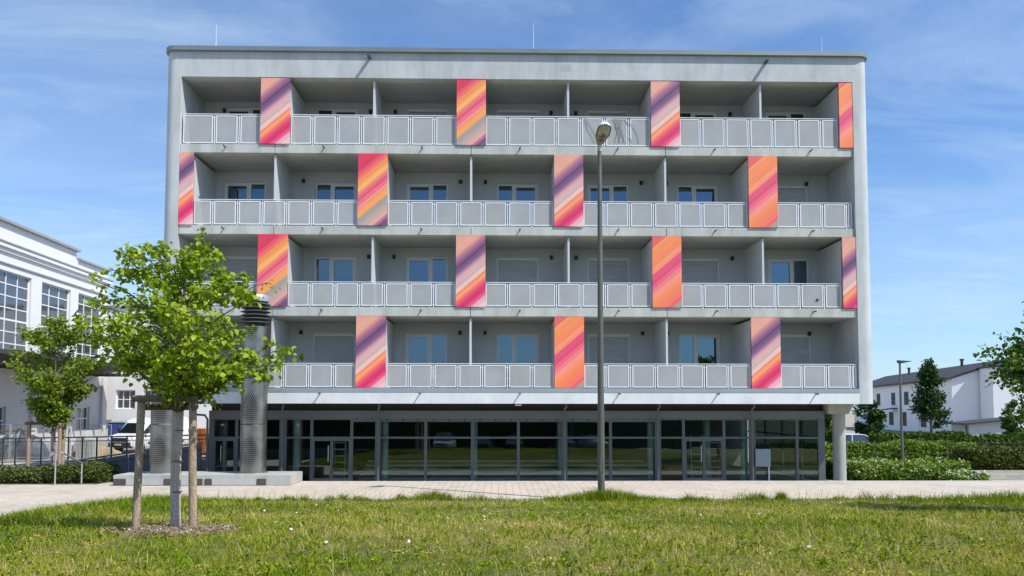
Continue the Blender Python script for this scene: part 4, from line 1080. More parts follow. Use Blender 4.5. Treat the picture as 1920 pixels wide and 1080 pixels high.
def cone_tree(px, pyb, pyt, Y, wpx, label, name, leaf, seed, n=60, size=.16, shape='cone', group=None):
    b, t = at(px, pyb, Y), at(px, pyt, Y); H = t.z+.25; R = wpx/2/1400*Y; rg = random.Random(seed); tp = []
    for i in range(n):
        a = rg.uniform(0, 2*math.pi); u = rg.random()**.8; z = H*(.24+.72*u)
        k = (1-u)**.75*min(1, .55+u*2.2) if shape == 'cone' else math.sqrt(max(.05, 1-(2*u-.9)**2))
        rr = R*k*rg.uniform(.7, 1.0); tp.append((rr*math.cos(a), rr*math.sin(a), z))
    tp.append((0, 0, H*.98)); tp.append((.05, 0, H*.9))
    return tree(name, label, 'tree', (b.x, Y, -.25), H*.2, H*.02, tp, leaf, size, 16, 7, R*.34, seed, top=H*.9, hang=.05, spread=R*.085, group=group)
cone_tree(1746, 820, 676, 58, 84, 'dark conical tree in front of the white row house', 'hornbeam_tree', M['darkleaf'], 31)
cone_tree(1629, 822, 748, 55, 58, 'small dark tree under the right building corner beside the white car', 'hornbeam_tree', M['darkleaf'], 32, n=46, shape='round')
cone_tree(1902, 815, 752, 52, 50, 'loose small sapling in front of the garden shed at the right edge', 'young_tree', M['midleaf'], 33, n=26, shape='round', size=.14)
cone_tree(1556, 850, 768, 44, 46, 'green tree just behind the round concrete column', 'garden_tree', M['midleaf'], 34, n=36, shape='round', size=.13)
cone_tree(345, 835, 765, 66, 46, 'dark tree showing under the left building corner behind the van', 'garden_tree', M['darkleaf'], 35, n=36, shape='round', size=.18)

# ------------------------------------------------------------------ hedges and shrubs
def hedge(name, label, cat, x0, x1, y0, y1, z0, h, leaf, size, n, seed, flowers=0, lump=.25, group=None, taper=0.0):
    rn = np.random.default_rng(seed); o = thing(name, label, cat, ((x0+x1)/2, (y0+y1)/2, z0), 0, group)
    cx, cy = (x0+x1)/2, (y0+y1)/2
    # lumpy woody core
    nx = max(6, int((x1-x0)/.35)); ny = 6; gx_ = np.linspace(x0, x1, nx); gy_ = np.linspace(y0, y1, ny)
    hf = lambda X, Y: h*(1-lump+lump*2*(vnoise(X, Y, .9, seed)*.6+vnoise(X, Y, 2.7, seed+1)*.4)-taper*np.clip((X-x0)/(x1-x0), 0, 1))
    w = MB(); rings = []
    for xx in gx_:
        hh_ = float(hf(xx, cy))*.86; e = .1 if xx in (gx_[0], gx_[-1]) else 0
        rings.append([(xx-cx, y0-cy+.08+e, 0), (xx-cx, y0-cy+.05+e, hh_*.6), (xx-cx, y0-cy+.2, hh_*(1-e*3)), (xx-cx, y1-cy-.2, hh_*(1-e*3)), (xx-cx, y1-cy-.05-e, hh_*.6), (xx-cx, y1-cy-.08-e, 0)])
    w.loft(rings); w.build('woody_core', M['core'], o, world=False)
    X = x0+rn.random(n)*(x1-x0); f = rn.random(n); Y = np.where(f < .55, (y0 if y0 > 0 else y1)-.02+rn.normal(size=n)*.06, y0+rn.random(n)*(y1-y0))
    Ht = hf(X, np.full(n, cy)); Z = np.where(f < .55, rn.random(n)**.8*Ht, Ht*(.9+.12*rn.random(n)))
    Y = Y-np.where(f < .55, .12*np.sin(np.clip(Z/np.maximum(Ht, .1), 0, 1)*math.pi), 0)
    e_ = rn.random(n) < min(.3, 1.6*(y1-y0)/(x1-x0+2*(y1-y0))); X = np.where(e_, np.where(rn.random(n) < .5, x0-.02, x1+.02)+rn.normal(size=n)*.05, X); Y = np.where(e_, y0+rn.random(n)*(y1-y0), Y); Z = np.where(e_, rn.random(n)*Ht*.95, Z)
    X += rn.normal(size=n)*.04
    P = np.stack([X-cx, Y-cy, Z], 1)
    link('foliage', leaf_mesh('foliage', P, size, leaf, up_bias=.3, rng=rn, droop=.2), o, world=False)
    if flowers:
        k = rn.choice(n, flowers, replace=False); Q = P[k].copy(); Q[:, 2] += .04+.05*rn.random(flowers); Q[:, 1] -= .05
        Q = np.repeat(Q, 4, 0)+rn.normal(size=(flowers*4, 3))*.025
        link('blossoms', leaf_mesh('blossoms', Q, .05, M['petal'], up_bias=.8, rng=rn), o, world=False)
    return o
xr = lambda px, Y: at(px, 840, Y).x
hedge('flowering_shrub', 'bright green shrub with white blossom right of the round column', 'shrub', xr(1586, 29), xr(1795, 29), 28.4, 31.2, -.22, .56, M['hedge'], .095, 9000, 71, flowers=260, lump=.42)
hedge('flowering_shrub', 'small white blossomed shrub clump left of the low retaining wall', 'shrub', xr(1765, 28), xr(1822, 28), 27.2, 28.2, -.22, .36, M['hedge'], .075, 1500, 72, flowers=90, lump=.35, taper=.25)
hedge('garden_shrub', 'bright green shrub between the glass corner and the round column', 'shrub', xr(1547, 29)+.15, xr(1566, 29), 28.6, 29.8, -.22, .75, M['hedge'], .085, 900, 73, lump=.3)
hedge('hedge', 'clipped green hedge behind the white blossom, left of the path lamp', 'hedge', 12.9, xr(1692, 36.5), 36.4, 37.5, -.22, .98, M['hedge'], .11, 10500, 74, lump=.26, group='garden hedges')
hedge('hedge', 'clipped green hedge between the path lamp and the low wall', 'hedge', xr(1697, 36.5), xr(1825, 36.5), 36.4, 37.5, -.22, .96, M['hedge'], .11, 8000, 75, lump=.28, group='garden hedges')
hedge('hedge', 'darker hedge behind the low wall at the right edge', 'hedge', xr(1826, 33), xr(1960, 33), 33.2, 34.6, -.22, .98, M['bush'], .10, 7000, 76, lump=.34, group='garden hedges')
hedge('hedge', 'long far hedge in front of the white row house', 'hedge', xr(1640, 47), xr(1960, 47), 46.5, 47.6, -.3, 1.18, M['midleaf'], .14, 12000, 77, lump=.28, group='garden hedges')
hedge('low_bush', 'low brownish green bush left of the steel handrail', 'bush', -22, xr(100, 25.6), 25.2, 26.6, .0, .52, M['bush'], .06, 9000, 78, lump=.3, group='low bushes by the ramp')
hedge('low_bush', 'low green bush behind the steel handrail', 'bush', xr(104, 25.6), xr(150, 25.6), 25.3, 26.5, .0, .52, M['bush'], .06, 3500, 79, lump=.35, group='low bushes by the ramp')
hedge('low_bush', 'low dark bush between the handrail and the concrete plinth', 'bush', xr(153, 25.8), xr(203, 25.8), 25.4, 26.6, .0, .64, M['bush'], .06, 3500, 80, lump=.4, group='low bushes by the ramp')
def low_wall(x0, x1, y0, y1, z0, z1, label):
    w = MB(); w.box(x0, x1, y0, y1, z0, z1); o = w.build('low_wall', M['plinth'], bevel=.02); tag(o, label, 'wall')
low_wall(xr(1712, 34.6), xr(1800, 34.6), 34.5, 34.7, -.4, at(1750, 872, 34.6).z, 'low grey concrete wall behind the white blossom')
low_wall(xr(1823, 30), xr(1990, 30), 29.9, 30.15, -.4, at(1860, 889, 30).z, 'low grey retaining wall at the right edge under the dark hedge')
# wire fence along the hedge
wf = thing('wire_fence', 'thin steel post and wire fence in the right garden', 'fence', (xr(1700, 36.1), 36.1, -.22))
for px in (1588, 1640, 1776, 1850, 1911):
    w = MB(); x = xr(px, 36.1); w.tube([(x, 36.1, -.22), (x, 36.1, .98)], .02, 6); w.build('post', M['alu'], wf)
for zz_ in (.35, .85):
    w = MB(); w.tube([(xr(1580, 36.1), 36.1, zz_), (xr(1960, 36.1), 36.1, zz_)], .003, 5); w.build('wire', M['rail'], wf)

# ------------------------------------------------------------------ vehicles (front faces local -y)
def ringsec(y, hw, z0, z1, tum=.9):
    m = (z0+z1)/2
    return [(-hw*.86, y, z0), (hw*.86, y, z0), (hw*.97, y, z0+.1), (hw, y, m), (hw*.985, y, z1-.1), (hw*tum, y, z1), (-hw*tum, y, z1), (-hw*.985, y, z1-.1), (-hw, y, m), (-hw*.97, y, z0+.1)]
def wheels(o, xw, ys, r, w_=.21):
    for sx in (-1, 1):
        for y in ys:
            w = MB(); w.tube([(sx*(xw-w_), y, r), (sx*(xw-w_+.02), y, r), (sx*(xw-.02), y, r), (sx*xw, y, r)], [r*.94, r, r, r*.94], 20); wo = w.build('wheel', M['tyre'], o, world=False)
            w = MB(); w.tube([(sx*(xw-.01), y, r), (sx*(xw+.012), y, r)], [r*.62, r*.55], 14); w.build('rim', M['rim'], wo, world=False)
def car(label, mat, loc, rz, L_=4.3, Wd=1.8, H=1.45, group=None, name='parked_car'):
    o = thing(name, label, 'car', loc, rz, group); hl, hw = L_/2, Wd/2
    st_ = [(-hl, .80, .28, .60), (-hl+.12, .93, .22, .70), (-hl+.5, .985, .19, .80), (-hl+1.05, 1, .19, .90), (-.2, 1, .19, .94), (.8, 1, .19, .96), (hl-.5, .985, .22, .98), (hl-.12, .94, .26, .95), (hl, .84, .34, .84)]
    w = MB(); w.loft([ringsec(y, hw*k, a, b) for y, k, a, b in st_]); w.build('body', mat, o, world=False)
    cab = [(-hl+1.0, .80, .78, .89, .90), (-hl+1.75, .80, .66, .9, H-.04), (-.1, .82, .66, .9, H), (.75, .82, .66, .9, H-.02), (hl-.75, .80, .62, .9, H-.16), (hl-.25, .78, .74, .9, .97)]
    w = MB(); w.loft([[(-hw*a, y, c), (hw*a, y, c), (hw*b, y, d-.02), (hw*b*.92, y, d), (-hw*b*.92, y, d), (-hw*b, y, d-.02)] for y, a, b, c, d in cab]); w.build('window_glass', M['carglass'], o, world=False)
    w = MB(); w.loft([[(-hw*b*1.01, y, d-.015), (hw*b*1.01, y, d-.015), (hw*b*.9, y, d+.018), (-hw*b*.9, y, d+.018)] for y, a, b, c, d in cab[1:5]]); w.build('roof', mat, o, world=False)
    for s in (-1, 1):
        w = MB(); w.tube([(s*hw*.82, -hl+1.0, .88), (s*hw*.68, -hl+1.75, H-.04)], .03, 6); w.tube([(s*hw*.83, .45, .9), (s*hw*.67, .42, H-.02)], .035, 6); w.tube([(s*hw*.8, hl-.3, .95), (s*hw*.63, hl-.78, H-.15)], .05, 6); w.build('pillar', mat, o, world=False)
        w = MB(); w.loft([[(s*hw*.55, -hl+.02, .58), (s*hw*.90, -hl+.14, .60), (s*hw*.90, -hl+.17, .70), (s*hw*.55, -hl+.07, .69)], [(s*hw*.55, -hl+.2, .58), (s*hw*.95, -hl+.4, .60), (s*hw*.95, -hl+.4, .72), (s*hw*.55, -hl+.2, .70)]]); w.build('headlight', M['headlight'], o, world=False)
        w = MB(); w.box(s*hw*.62 if s > 0 else -hw*.93, s*hw*.93 if s > 0 else -hw*.62, hl-.12, hl-.02, .72, .86); w.build('tail_light', M['red'], o, world=False)
        w = MB(); w.box(min(s*hw*.98, s*hw*1.13), max(s*hw*.98, s*hw*1.13), -hl+1.28, -hl+1.42, .93, 1.05); w.build('mirror', mat, o, world=False, bevel=.02)
    w = MB(); w.box(-hw*.5, hw*.5, -hl-.012, -hl+.05, .40, .54); w.build('grille', M['blackplastic'], o, world=False, bevel=.01)
    wheels(o, hw*.985, (-hl+.85, hl-.85), .32)
    return o
def van(label, loc, rz):
    o = thing('delivery_van', label, 'van', loc, rz); hw = 1.0
    def sec(y, z0, z1, k=1.0, t=.88): return [(-hw*.9*k, y, z0), (hw*.9*k, y, z0), (hw*k, y, z0+.15), (hw*k, y, 1.2 if z1 > 1.3 else z1-.2), (hw*(k-.03), y, max(z1-.28, z0+.3)), (hw*t*k, y, z1), (-hw*t*k, y, z1), (-hw*(k-.03), y, max(z1-.28, z0+.3)), (-hw*k, y, 1.2 if z1 > 1.3 else z1-.2), (-hw*k, y, z0+.15)]
    w = MB(); w.loft([sec(-2.75, .42, .98, .92), sec(-2.68, .34, 1.08, .96), sec(-2.3, .3, 1.22), sec(-1.95, .3, 1.30), sec(-1.15, .3, 2.16, 1, .80), sec(-.85, .3, 2.28, 1, .84), sec(0, .3, 2.36), sec(2.6, .35, 2.36), sec(2.75, .4, 2.3, .985)]); w.build('body', M['vanwhite'], o, world=False)
    # windscreen lies on the sloping face
    w = MB(); w.loft([[(-.86, -1.97, 1.315), (.86, -1.97, 1.315), (.74, -1.20, 2.10), (-.74, -1.20, 2.10)], [(-.86, -1.90, 1.29), (.86, -1.90, 1.29), (.74, -1.13, 2.07), (-.74, -1.13, 2.07)]]); w.build('windscreen', M['carglass'], o, world=False)
    for s in (-1, 1):
        w = MB(); a, b = sorted((s*1.008, s*.93))
        w.prism([(-1.72, 1.32), (-.35, 1.30), (-.35, 1.92), (-1.12, 1.92)], 'x', a, b); w.build('side_window', M['carglass'], o, world=False)
        w = MB(); a, b = sorted((s*.62, s*.95)); w.loft([[(a, -2.745, .98), (b, -2.70, .98), (b, -2.66, 1.16), (a, -2.66, 1.16)], [(a, -2.6, .98), (b, -2.5, .98), (b, -2.5, 1.2), (a, -2.5, 1.18)]]); w.build('headlight', M['headlight'], o, world=False)
        w = MB(); a, b = sorted((s*1.02, s*1.26)); w.box(a, b, -1.62, -1.48, 1.28, 1.62); w.build('mirror', M['blackplastic'], o, world=False, bevel=.03)
        w = MB(); a, b = sorted((s*.99, s*1.015)); w.box(a, b, -1.3, 2.2, .56, .70); w.build('side_moulding', M['blackplastic'], o, world=False)
        w = MB(); a, b = sorted((s*.995, s*1.004)); w.box(a, b, -.28, -.262, .5, 2.0); w.box(a, b, .9, .915, .5, 2.1); w.build('door_seam', M['blackplastic'], o, world=False)
        w = MB(); a, b = sorted((s*.80, s*.97)); w.box(a, b, 2.74, 2.78, .95, 1.35); w.build('tail_light', M['red'], o, world=False)
    w = MB(); w.box(-.6, .6, -2.79, -2.70, .78, 1.02); w.build('grille', M['blackplastic'], o, world=False, bevel=.02)
    w = MB(); w.prism([(-.94, -2.72), (-.7, -2.86), (.7, -2.86), (.94, -2.72), (.94, -2.5), (-.94, -2.5)], 'z', .36, .70); w.build('bumper', M['blackplastic'], o, world=False, bevel=.03)
    w = MB(); w.box(-.26, .26, -2.875, -2.862, .52, .63); w.build('number_plate', M['sign'], o, world=False)
    wheels(o, 1.0, (-1.85, 1.75), .35, .24)
    return o
vp = at(287, 848, 52)
van('white delivery van with black grille parked on sandy ground by the hall', (-24.5, 53.1, -.5), rad(-17))
cw = at(1606, 827, 50); car('white car parked behind the hedge right of the round column', M['carwhite'], (cw.x, 50, -.64), rad(78))
zr = .862
car('silver hatchback parked across the road behind the photographer', M['carsilver'], (9.5, -20, zr), rad(160), group='cars parked across the road')
car('dark blue hatchback parked across the road behind the photographer', M['carblue'], (6.3, -20, zr), rad(170), group='cars parked across the road')
car('black estate car parked across the road behind the photographer', M['cardark'], (1.5, -20, zr), rad(180), group='cars parked across the road', H=1.5)
car('dark saloon car parked across the road behind the photographer', M['cardark'], (-1.6, -20.2, zr), rad(184), group='cars parked across the road')
car('grey off-road car parked across the road behind the photographer', M['carsilver'], (-5.4, -20, zr), rad(186), group='cars parked across the road', H=1.7)
hedge('tall_hedge', 'tall dark hedge along the far side of the road behind the photographer', 'hedge', -48, 48, -25.5, -23.5, .95, 4.2, M['darkleaf'], .42, 9000, 90, lump=.25)
rg = random.Random(50)
for i, (x, y, H, lab) in enumerate([(-24, -30, 6.5, 'leafy dark street tree farthest left across the road'), (-15, -29, 5.8, 'leafy dark street tree second from left across the road'), (-6, -31, 6.4, 'leafy dark street tree left of centre across the road'), (3, -29, 6.0, 'leafy dark street tree at centre across the road'), (12, -31, 6.6, 'leafy dark street tree right of centre across the road'), (22, -30, 6.0, 'leafy dark street tree farthest right across the road')]):
    tp = []
    for k in range(40):
        a = rg.uniform(0, 2*math.pi); u = rg.random(); z = H*(.2+.75*u); rr = 4.6*math.sqrt(max(.05, 1-(2*u-.9)**2))*rg.uniform(.6, 1); tp.append((rr*math.cos(a), rr*math.sin(a), z))
    tree('street_tree', lab, 'tree', (x, y, .9), H*.18, .16, tp, M['darkleaf'], .40, 14, 8, 1.5, 60+i, group='street trees across the road', spread=.35, top=H*.85)

# ------------------------------------------------------------------ white industrial hall, left
Hh = thing('industrial_hall', 'big old white industrial hall with tall gridded windows at the left', 'hall', (-30.5, 46.25, -.5), .056)
def hb(name, mat, boxes, parent=Hh, bevel=0):
    w = MB()
    for b_ in boxes: w.box(*b_)
    return w.build(name, mat, parent, world=False, bevel=bevel)
# local: x outward from the facade plane, y along it away from the viewer, z up from the yard
WZ0, WZ1 = 6.3, 11.5
wins = [(-8.6, -4.9), (-3.7, 0.0+.0), (-.0+.0, .0)]
wins = [(-10.5, -6.8), (-5.6, -1.9), (-.75, 2.95), (4.2, 7.95), (9.05, 12.75)]
ends = [-16]+[v for ab in wins for v in ab]+[13.6]
wb_ = [(-8, 0, -16, 13.6, WZ1, 13.2)]
for i in range(0, len(ends), 2): wb_.append((-.5, 0, ends[i], ends[i+1], WZ0, WZ1))
wb_.append((-.5, 0, -16, 13.6, 5.9, WZ0))
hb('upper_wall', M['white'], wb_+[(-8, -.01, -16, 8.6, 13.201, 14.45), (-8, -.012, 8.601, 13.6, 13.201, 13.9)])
hb('parapet_cap', M['grime'], [(-8.1, .25, -16, 8.75, 14.452, 14.62), (-8.1, .2, 8.76, 13.75, 13.902, 14.05)])
hb('cornice', M['white'], [(.002, .28, -16, 13.8, 12.88, 13.14), (.002, .14, -16, 13.7, 12.62, 12.878)])
hb('cornice_flashing', M['grime'], [(.003, .34, -16, 13.85, 13.143, 13.23), (.002, .10, -16, 13.65, 11.9, 11.98)])
lw = [(-5.2, -3.2), (-1.4, .7), (9.4, 11.3)]
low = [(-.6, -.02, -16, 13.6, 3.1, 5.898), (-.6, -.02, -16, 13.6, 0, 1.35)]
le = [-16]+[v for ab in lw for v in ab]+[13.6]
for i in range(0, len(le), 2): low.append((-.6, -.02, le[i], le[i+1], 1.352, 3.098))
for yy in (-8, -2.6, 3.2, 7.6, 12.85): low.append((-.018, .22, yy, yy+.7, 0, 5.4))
hb('lower_wall', M['whiteshade'], low)
def hall_window(a, b, z0, z1, nx_, nz_, x=-.22):
    t = .07; bx = [(x-.05, x+.05, a, a+t, z0, z1), (x-.05, x+.05, b-t, b, z0, z1), (x-.05, x+.05, a+t, b-t, z1-t, z1), (x-.05, x+.05, a+t, b-t, z0, z0+t)]
    for i in range(1, nx_): yy = a+(b-a)*i/nx_; bx.append((x-.035, x+.035, yy-.035, yy+.035, z0+t, z1-t))
    for j in range(1, nz_):
        zz_ = z0+(z1-z0)*j/nz_; th_ = .035 if j != 3 else .06
        for i in range(nx_):
            a2 = a+(b-a)*i/nx_+(.036 if i else t+.001); b2 = a+(b-a)*(i+1)/nx_-(.036 if i < nx_-1 else t+.001); bx.append((x-.03, x+.03, a2, b2, zz_-th_, zz_+th_))
    o = hb('window', M['sign'], bx); hb('glass_pane', M['hallglass'], [(x-.015, x-.005, a+.02, b-.02, z0+.02, z1-.02)], o)
for a, b in wins: hall_window(a, b, WZ0, WZ1, 3, 7)
for a, b in lw: hall_window(a, b, 1.352, 3.098, 2, 2)
hb('hall_core', M['dark'], [(-7.9, -.8, -15.9, 13.5, .1, 13.1)])
# canopy on the flank
w = MB(); w.prism([(0.02, 5.6), (3.0, 6.0), (3.0, 6.25), (0.02, 5.85)], 'y', -16, 12.3); co_ = w.build('loading_canopy', M['canopy'], Hh, world=False)
for yy in range(-15, 12, 1): hb('canopy_rib', M['canopy'], [(.3, 2.95, yy, yy+.12, 5.40, 5.56)], co_)
# cross wing facing the street
wg = [(-2, 9.2, 14.2, 30, 8.8, 11.1)]
ce = [(.6, 2.1), (2.75, 4.25)]
wg += [(-2, .6, 14.2, 14.8, 0, 8.799), (2.1, 2.75, 14.2, 14.8, 0, 8.799), (4.25, 9.2, 14.2, 14.8, 0, 8.799), (9.0, 9.2, 14.81, 30, 0, 8.799)]
for a, b in ce: wg += [(a, b, 14.2, 14.8, 0, 2.95), (a, b, 14.2, 14.8, 4.45, 6.7)]
hb('cross_wing', M['white'], wg)
hb('wing_coping', M['grime'], [(-2.1, 9.35, 14.05, 30.1, 11.102, 11.26)])
def wing_window(a, b, z0, z1, nx_, nz_):
    y = 14.45; t = .08; bx = [(a, a+t, y-.05, y+.05, z0, z1), (b-t, b, y-.05, y+.05, z0, z1), (a+t, b-t, y-.05, y+.05, z1-t, z1), (a+t, b-t, y-.05, y+.05, z0, z0+t)]
    for i in range(1, nx_): xx = a+(b-a)*i/nx_; bx.append((xx-.035, xx+.035, y-.035, y+.035, z0+t, z1-t))
    for j in range(1, nz_):
        zz_ = z0+(z1-z0)*j/nz_
        for i in range(nx_): bx.append((a+(b-a)*i/nx_+(.036 if i else t+.001), a+(b-a)*(i+1)/nx_-(.036 if i < nx_-1 else t+.001), y-.03, y+.03, zz_-.035, zz_+.035))
    o = hb('window', M['sign'], bx); hb('glass_pane', M['hallglass'], [(a+.02, b-.02, y+.005, y+.015, z0+.02, z1-.02)], o)
for a, b in ce: wing_window(a, b, 2.95, 4.45, 3, 2); wing_window(a, b, 6.7, 8.799, 3, 3)

# site clutter at the left -----------------------------------------
def site_fence(px0, px1, Y, label):
    a, b = at(px0, 800, Y), at(px1, 800, Y); o = thing('construction_fence', label, 'site fence', ((a.x+b.x)/2, Y, -.5), 0, 'mobile construction fence panels')
    hw = (b.x-a.x)/2-.04; h = 2.05
    w = MB(); w.tube([(-hw, 0, 0), (-hw, 0, h), (hw, 0, h), (hw, 0, 0)], .03, 8); w.tube([(-hw, 0, .2), (hw, 0, .2)], .022, 6); w.build('fence_frame', M['ledge'], o, world=False)
    w = MB()
    for i in range(1, 22): x = -hw+2*hw*i/22; w.tube([(x, 0, .2), (x, 0, h)], .003, 4)
    for i in range(1, 8): w.tube([(-hw, 0, .2+(h-.2)*i/8), (hw, 0, .2+(h-.2)*i/8)], .003, 4)
    w.build('fence_mesh', M['alu'], o, world=False)
    w = MB()
    for s in (-1, 1): w.box(s*hw-.12, s*hw+.12, -.35, .35, .001, .13)
    w.build('fence_foot', M['plinth'], o, world=False)
site_fence(-60, 20, 43, 'mobile steel fence panel at the far left by the tarpaulin heap')
site_fence(20, 130, 43.1, 'mobile steel fence panel behind the staked maple')
site_fence(131, 210, 43, 'mobile steel fence panel left of the white van')
rn = np.random.default_rng(5)
def heap(name, label, cat, x, y, rx, ry, h, mat, seed):
    r = np.random.default_rng(seed); w = MB(); n, m = 22, 8; rings = []
    for j in range(m):
        t = j/(m-1); ring = []
        for k in range(n):
            a = 2*math.pi*k/n; q = (1-t**1.7)*(1+.22*math.sin(3*a+seed)+.12*math.sin(7*a+t*4))+.02; ring.append((rx*q*math.cos(a), ry*q*math.sin(a), h*(t**.8)*(1+.13*r.normal())))
        rings.append(ring)
    w.loft(rings); o = w.build(name, mat, None, loc=(x, y, -.5), sharp=25); tag(o, label, cat); return o
p = at(28, 850, 44.5); heap('tarpaulin_heap', 'heap covered in grey tarpaulin behind the site fence', 'heap', p.x, 45, 1.6, 1.2, 1.55, M['tarp'], 3)
M['sand'] = soil('yellow_sand', (0.45, 0.36, 0.23))
for i, (px, Y, rx, h, lab) in enumerate([(85, 47, 2.2, .7, 'pale sand heap right of the tarpaulin'), (150, 48, 1.9, .8, 'pale sand heap behind the fence at centre'), (176, 49, 1.5, .6, 'pale sand heap just left of the van')]):
    p = at(px, 850, Y); o = heap('sand_heap', lab, 'sand heap', p.x, Y, rx, 1.2, h, M['sand'], 10+i); o['group'] = 'sand heaps in the yard'
w = MB(); p = at(28, 806, 45.6); w.box(-1.3, 1.3, -.1, .1, 0, .08); w.box(-1.1, 1.4, -.25, -.12, .02, .09); o = w.build('timber_planks', M['woodbar'], None, loc=(p.x, 45.4, p.z-.1)); tag(o, 'brown planks lying on top of the tarpaulin heap', 'planks')
w = MB(); a, b = at(160, 807, 42.9), at(171, 823, 42.9); w.box(a.x, b.x, 42.9, 42.93, b.z, a.z); o = w.build('notice_sign', M['sign']); tag(o, 'blank white notice hung on the site fence left of the van', 'sign')
w = MB(); w.box(-.9, .9, -.4, .4, 0, .9); w.box(-.8, .8, -.35, .35, .902, 1.0); p = at(112, 850, 46.5); o = w.build('white_crate', M['sign'], None, loc=(p.x, 46, -.5), bevel=.03); tag(o, 'pale crate standing in the sand behind the maple trunk', 'crate')
# concrete blocks
p = at(152, 840, 46); w = MB(); w.box(-.3, .3, -.3, .3, 0, 1.3); w.box(.35, .75, -.3, .3, 0, 1.1); o = w.build('concrete_blocks', M['plinth'], None, loc=(p.x, 46.2, -.5), bevel=.03); tag(o, 'upright pale concrete blocks in the yard beside the white notice', 'blocks')
# orange skip under the building, blue cabin behind the van
p = at(392, 840, 50); sk = thing('waste_skip', 'orange steel skip showing under the left building corner', 'skip', (p.x, 50, -.5))
w = MB(); w.loft([[(-.5, -1.6, .15), (.5, -1.6, .15), (.5, 1.6, .15), (-.5, 1.6, .15)], [(-.55, -2.1, 1.7), (.55, -2.1, 1.7), (.55, 2.1, 1.7), (-.55, 2.1, 1.7)]]); w.build('skip_body', M['orange'], sk, world=False)
for x in (-.4, 0, .4): w = MB(); w.prism([(-1.66, .2), (-2.16, 1.65), (-2.24, 1.65), (-1.74, .2)], 'x', x-.05, x+.05); w.build('skip_rib', M['orange'], sk, world=False)
p = at(226, 800, 58); cb = thing('site_cabin', 'blue site cabin behind the white van', 'cabin', (p.x, 58.5, -.5))
w = MB(); w.box(-.6, .6, -1.2, 1.2, 0.1, 1.9); w.build('cabin_wall', M['blue'], cb, world=False, bevel=.04)
w = MB(); w.box(-.65, .65, -1.25, 1.25, 1.902, 1.98); w.build('cabin_roof', M['grime'], cb, world=False)
w = MB(); w.box(-.5, .2, -1.23, -1.2, .2, 1.7); w.build('door', M['carblue'], cb, world=False)

# ramp with railing -------------------------------------------------
A0, A1 = Vector((at(-40, 850, 36).x, 36, 0)), Vector((at(392, 850, 29.2).x, 29.2, 0))
zt0, zt1, zb0, zb1 = 1.03, 1.47, -.22, .50
rp = thing('ramp_railing', 'dark steel baluster railing along the rising access ramp', 'railing', (A0.x, A0.y, -.3))
tp_ = lambda t, z0, z1: (A0.lerp(A1, t).x, A0.lerp(A1, t).y, z0+(z1-z0)*t)
w = MB(); w.tube([tp_(0, zt0, zt1), tp_(1, zt0, zt1)], .028, 8); w.build('handrail', M['rail'], rp)
w = MB(); w.tube([tp_(0, zt0-.16, zt1-.16), tp_(1, zt0-.16, zt1-.16)], .018, 6); w.tube([tp_(0, zb0+.12, zb1+.12), tp_(1, zb0+.12, zb1+.12)], .018, 6); w.build('rail_bar', M['rail'], rp)
for i in range(17):
    t = i/16; a, b = tp_(t, zb0, zb1), tp_(t, zt0, zt1); w = MB(); w.box(a[0]-.025, a[0]+.025, a[1]-.025, a[1]+.025, a[2]-.1, b[2]); w.build('post', M['rail'], rp)
w = MB()
for i in range(160):
    t = i/160+.003; a, b = tp_(t, zb0+.12, zb1+.12), tp_(t, zt0-.16, zt1-.16); w.tube([a, b], .007, 4)
w.build('baluster', M['rail'], rp)
w = MB(); w.loft([[(A0.x, A0.y+.1, -.5), (A0.x, A0.y+2, -.5), (A0.x, A0.y+2, zb0), (A0.x, A0.y+.1, zb0)], [(A1.x, A1.y+.1, -.5), (A1.x, A1.y+2, -.5), (A1.x, A1.y+2, zb1), (A1.x, A1.y+.1, zb1)]]); o = w.build('access_ramp', M['plinth']); struct(o)
# dark slatted parapet in front of it
pp = thing('ramp_parapet', 'dark grey panelled parapet rising beside the low bushes to the entrance', 'parapet', (at(60, 880, 28.6).x, 28.6, -.4))
px_ = [60, 110, 160, 200, 240, 283, 330, 378]
for a, b in zip(px_[:-1], px_[1:]):
    xa, xb = at(a, 880, 28.6).x, at(b, 880, 28.6).x; zf_ = lambda q: 2.5-(873-766-(q-63)*.137)/1400*28.6
    w = MB(); w.prism([(xa+.02, -.4), (xb-.02, -.4), (xb-.02, zf_(b)-.06), (xa+.02, zf_(a)-.06)], 'y', 28.6, 28.64); w.build('parapet_panel', M['alu'], pp)
w = MB(); w.tube([(at(60, 880, 28.6).x, 28.6, zf_(60)), (at(378, 880, 28.6).x, 28.6, zf_(378))], .03, 8); w.tube([(at(60, 880, 28.6).x, 28.57, zf_(60)-.22), (at(378, 880, 28.6).x, 28.57, zf_(378)-.22)], .022, 8); w.build('parapet_rail', M['alu'], pp)
low_wall(-24, at(45, 880, 27.6).x, 27.4, 27.7, -.4, at(20, 874, 27.5).z, 'short pale concrete wall end behind the left bushes')
hr = thing('handrail', 'bent stainless steel handrail at the top of the steps', 'handrail', (at(105, 908, 24.75).x, 24.75, 0))
P_ = lambda px, py, Y=24.75: at(px, py, Y)
w = MB(); pts = [P_(97, 854), P_(98, 850), P_(102, 848), P_(113, 847.5), P_(118, 849), P_(150, 867, 25.6), P_(184, 887, 26.6)]; w.tube(pts, .03, 10); w.build('rail', M['steel'], hr)
w = MB(); q = P_(105, 849); w.tube([(q.x, 24.75, 0), (q.x, 24.75, q.z)], .026, 10); w.build('post', M['steel'], hr)
w = MB(); q = P_(154, 869, 25.0); w.tube([(q.x, 25.0, 0), (q.x, 25.0, q.z)], .026, 10); w.build('post', M['steel'], hr)

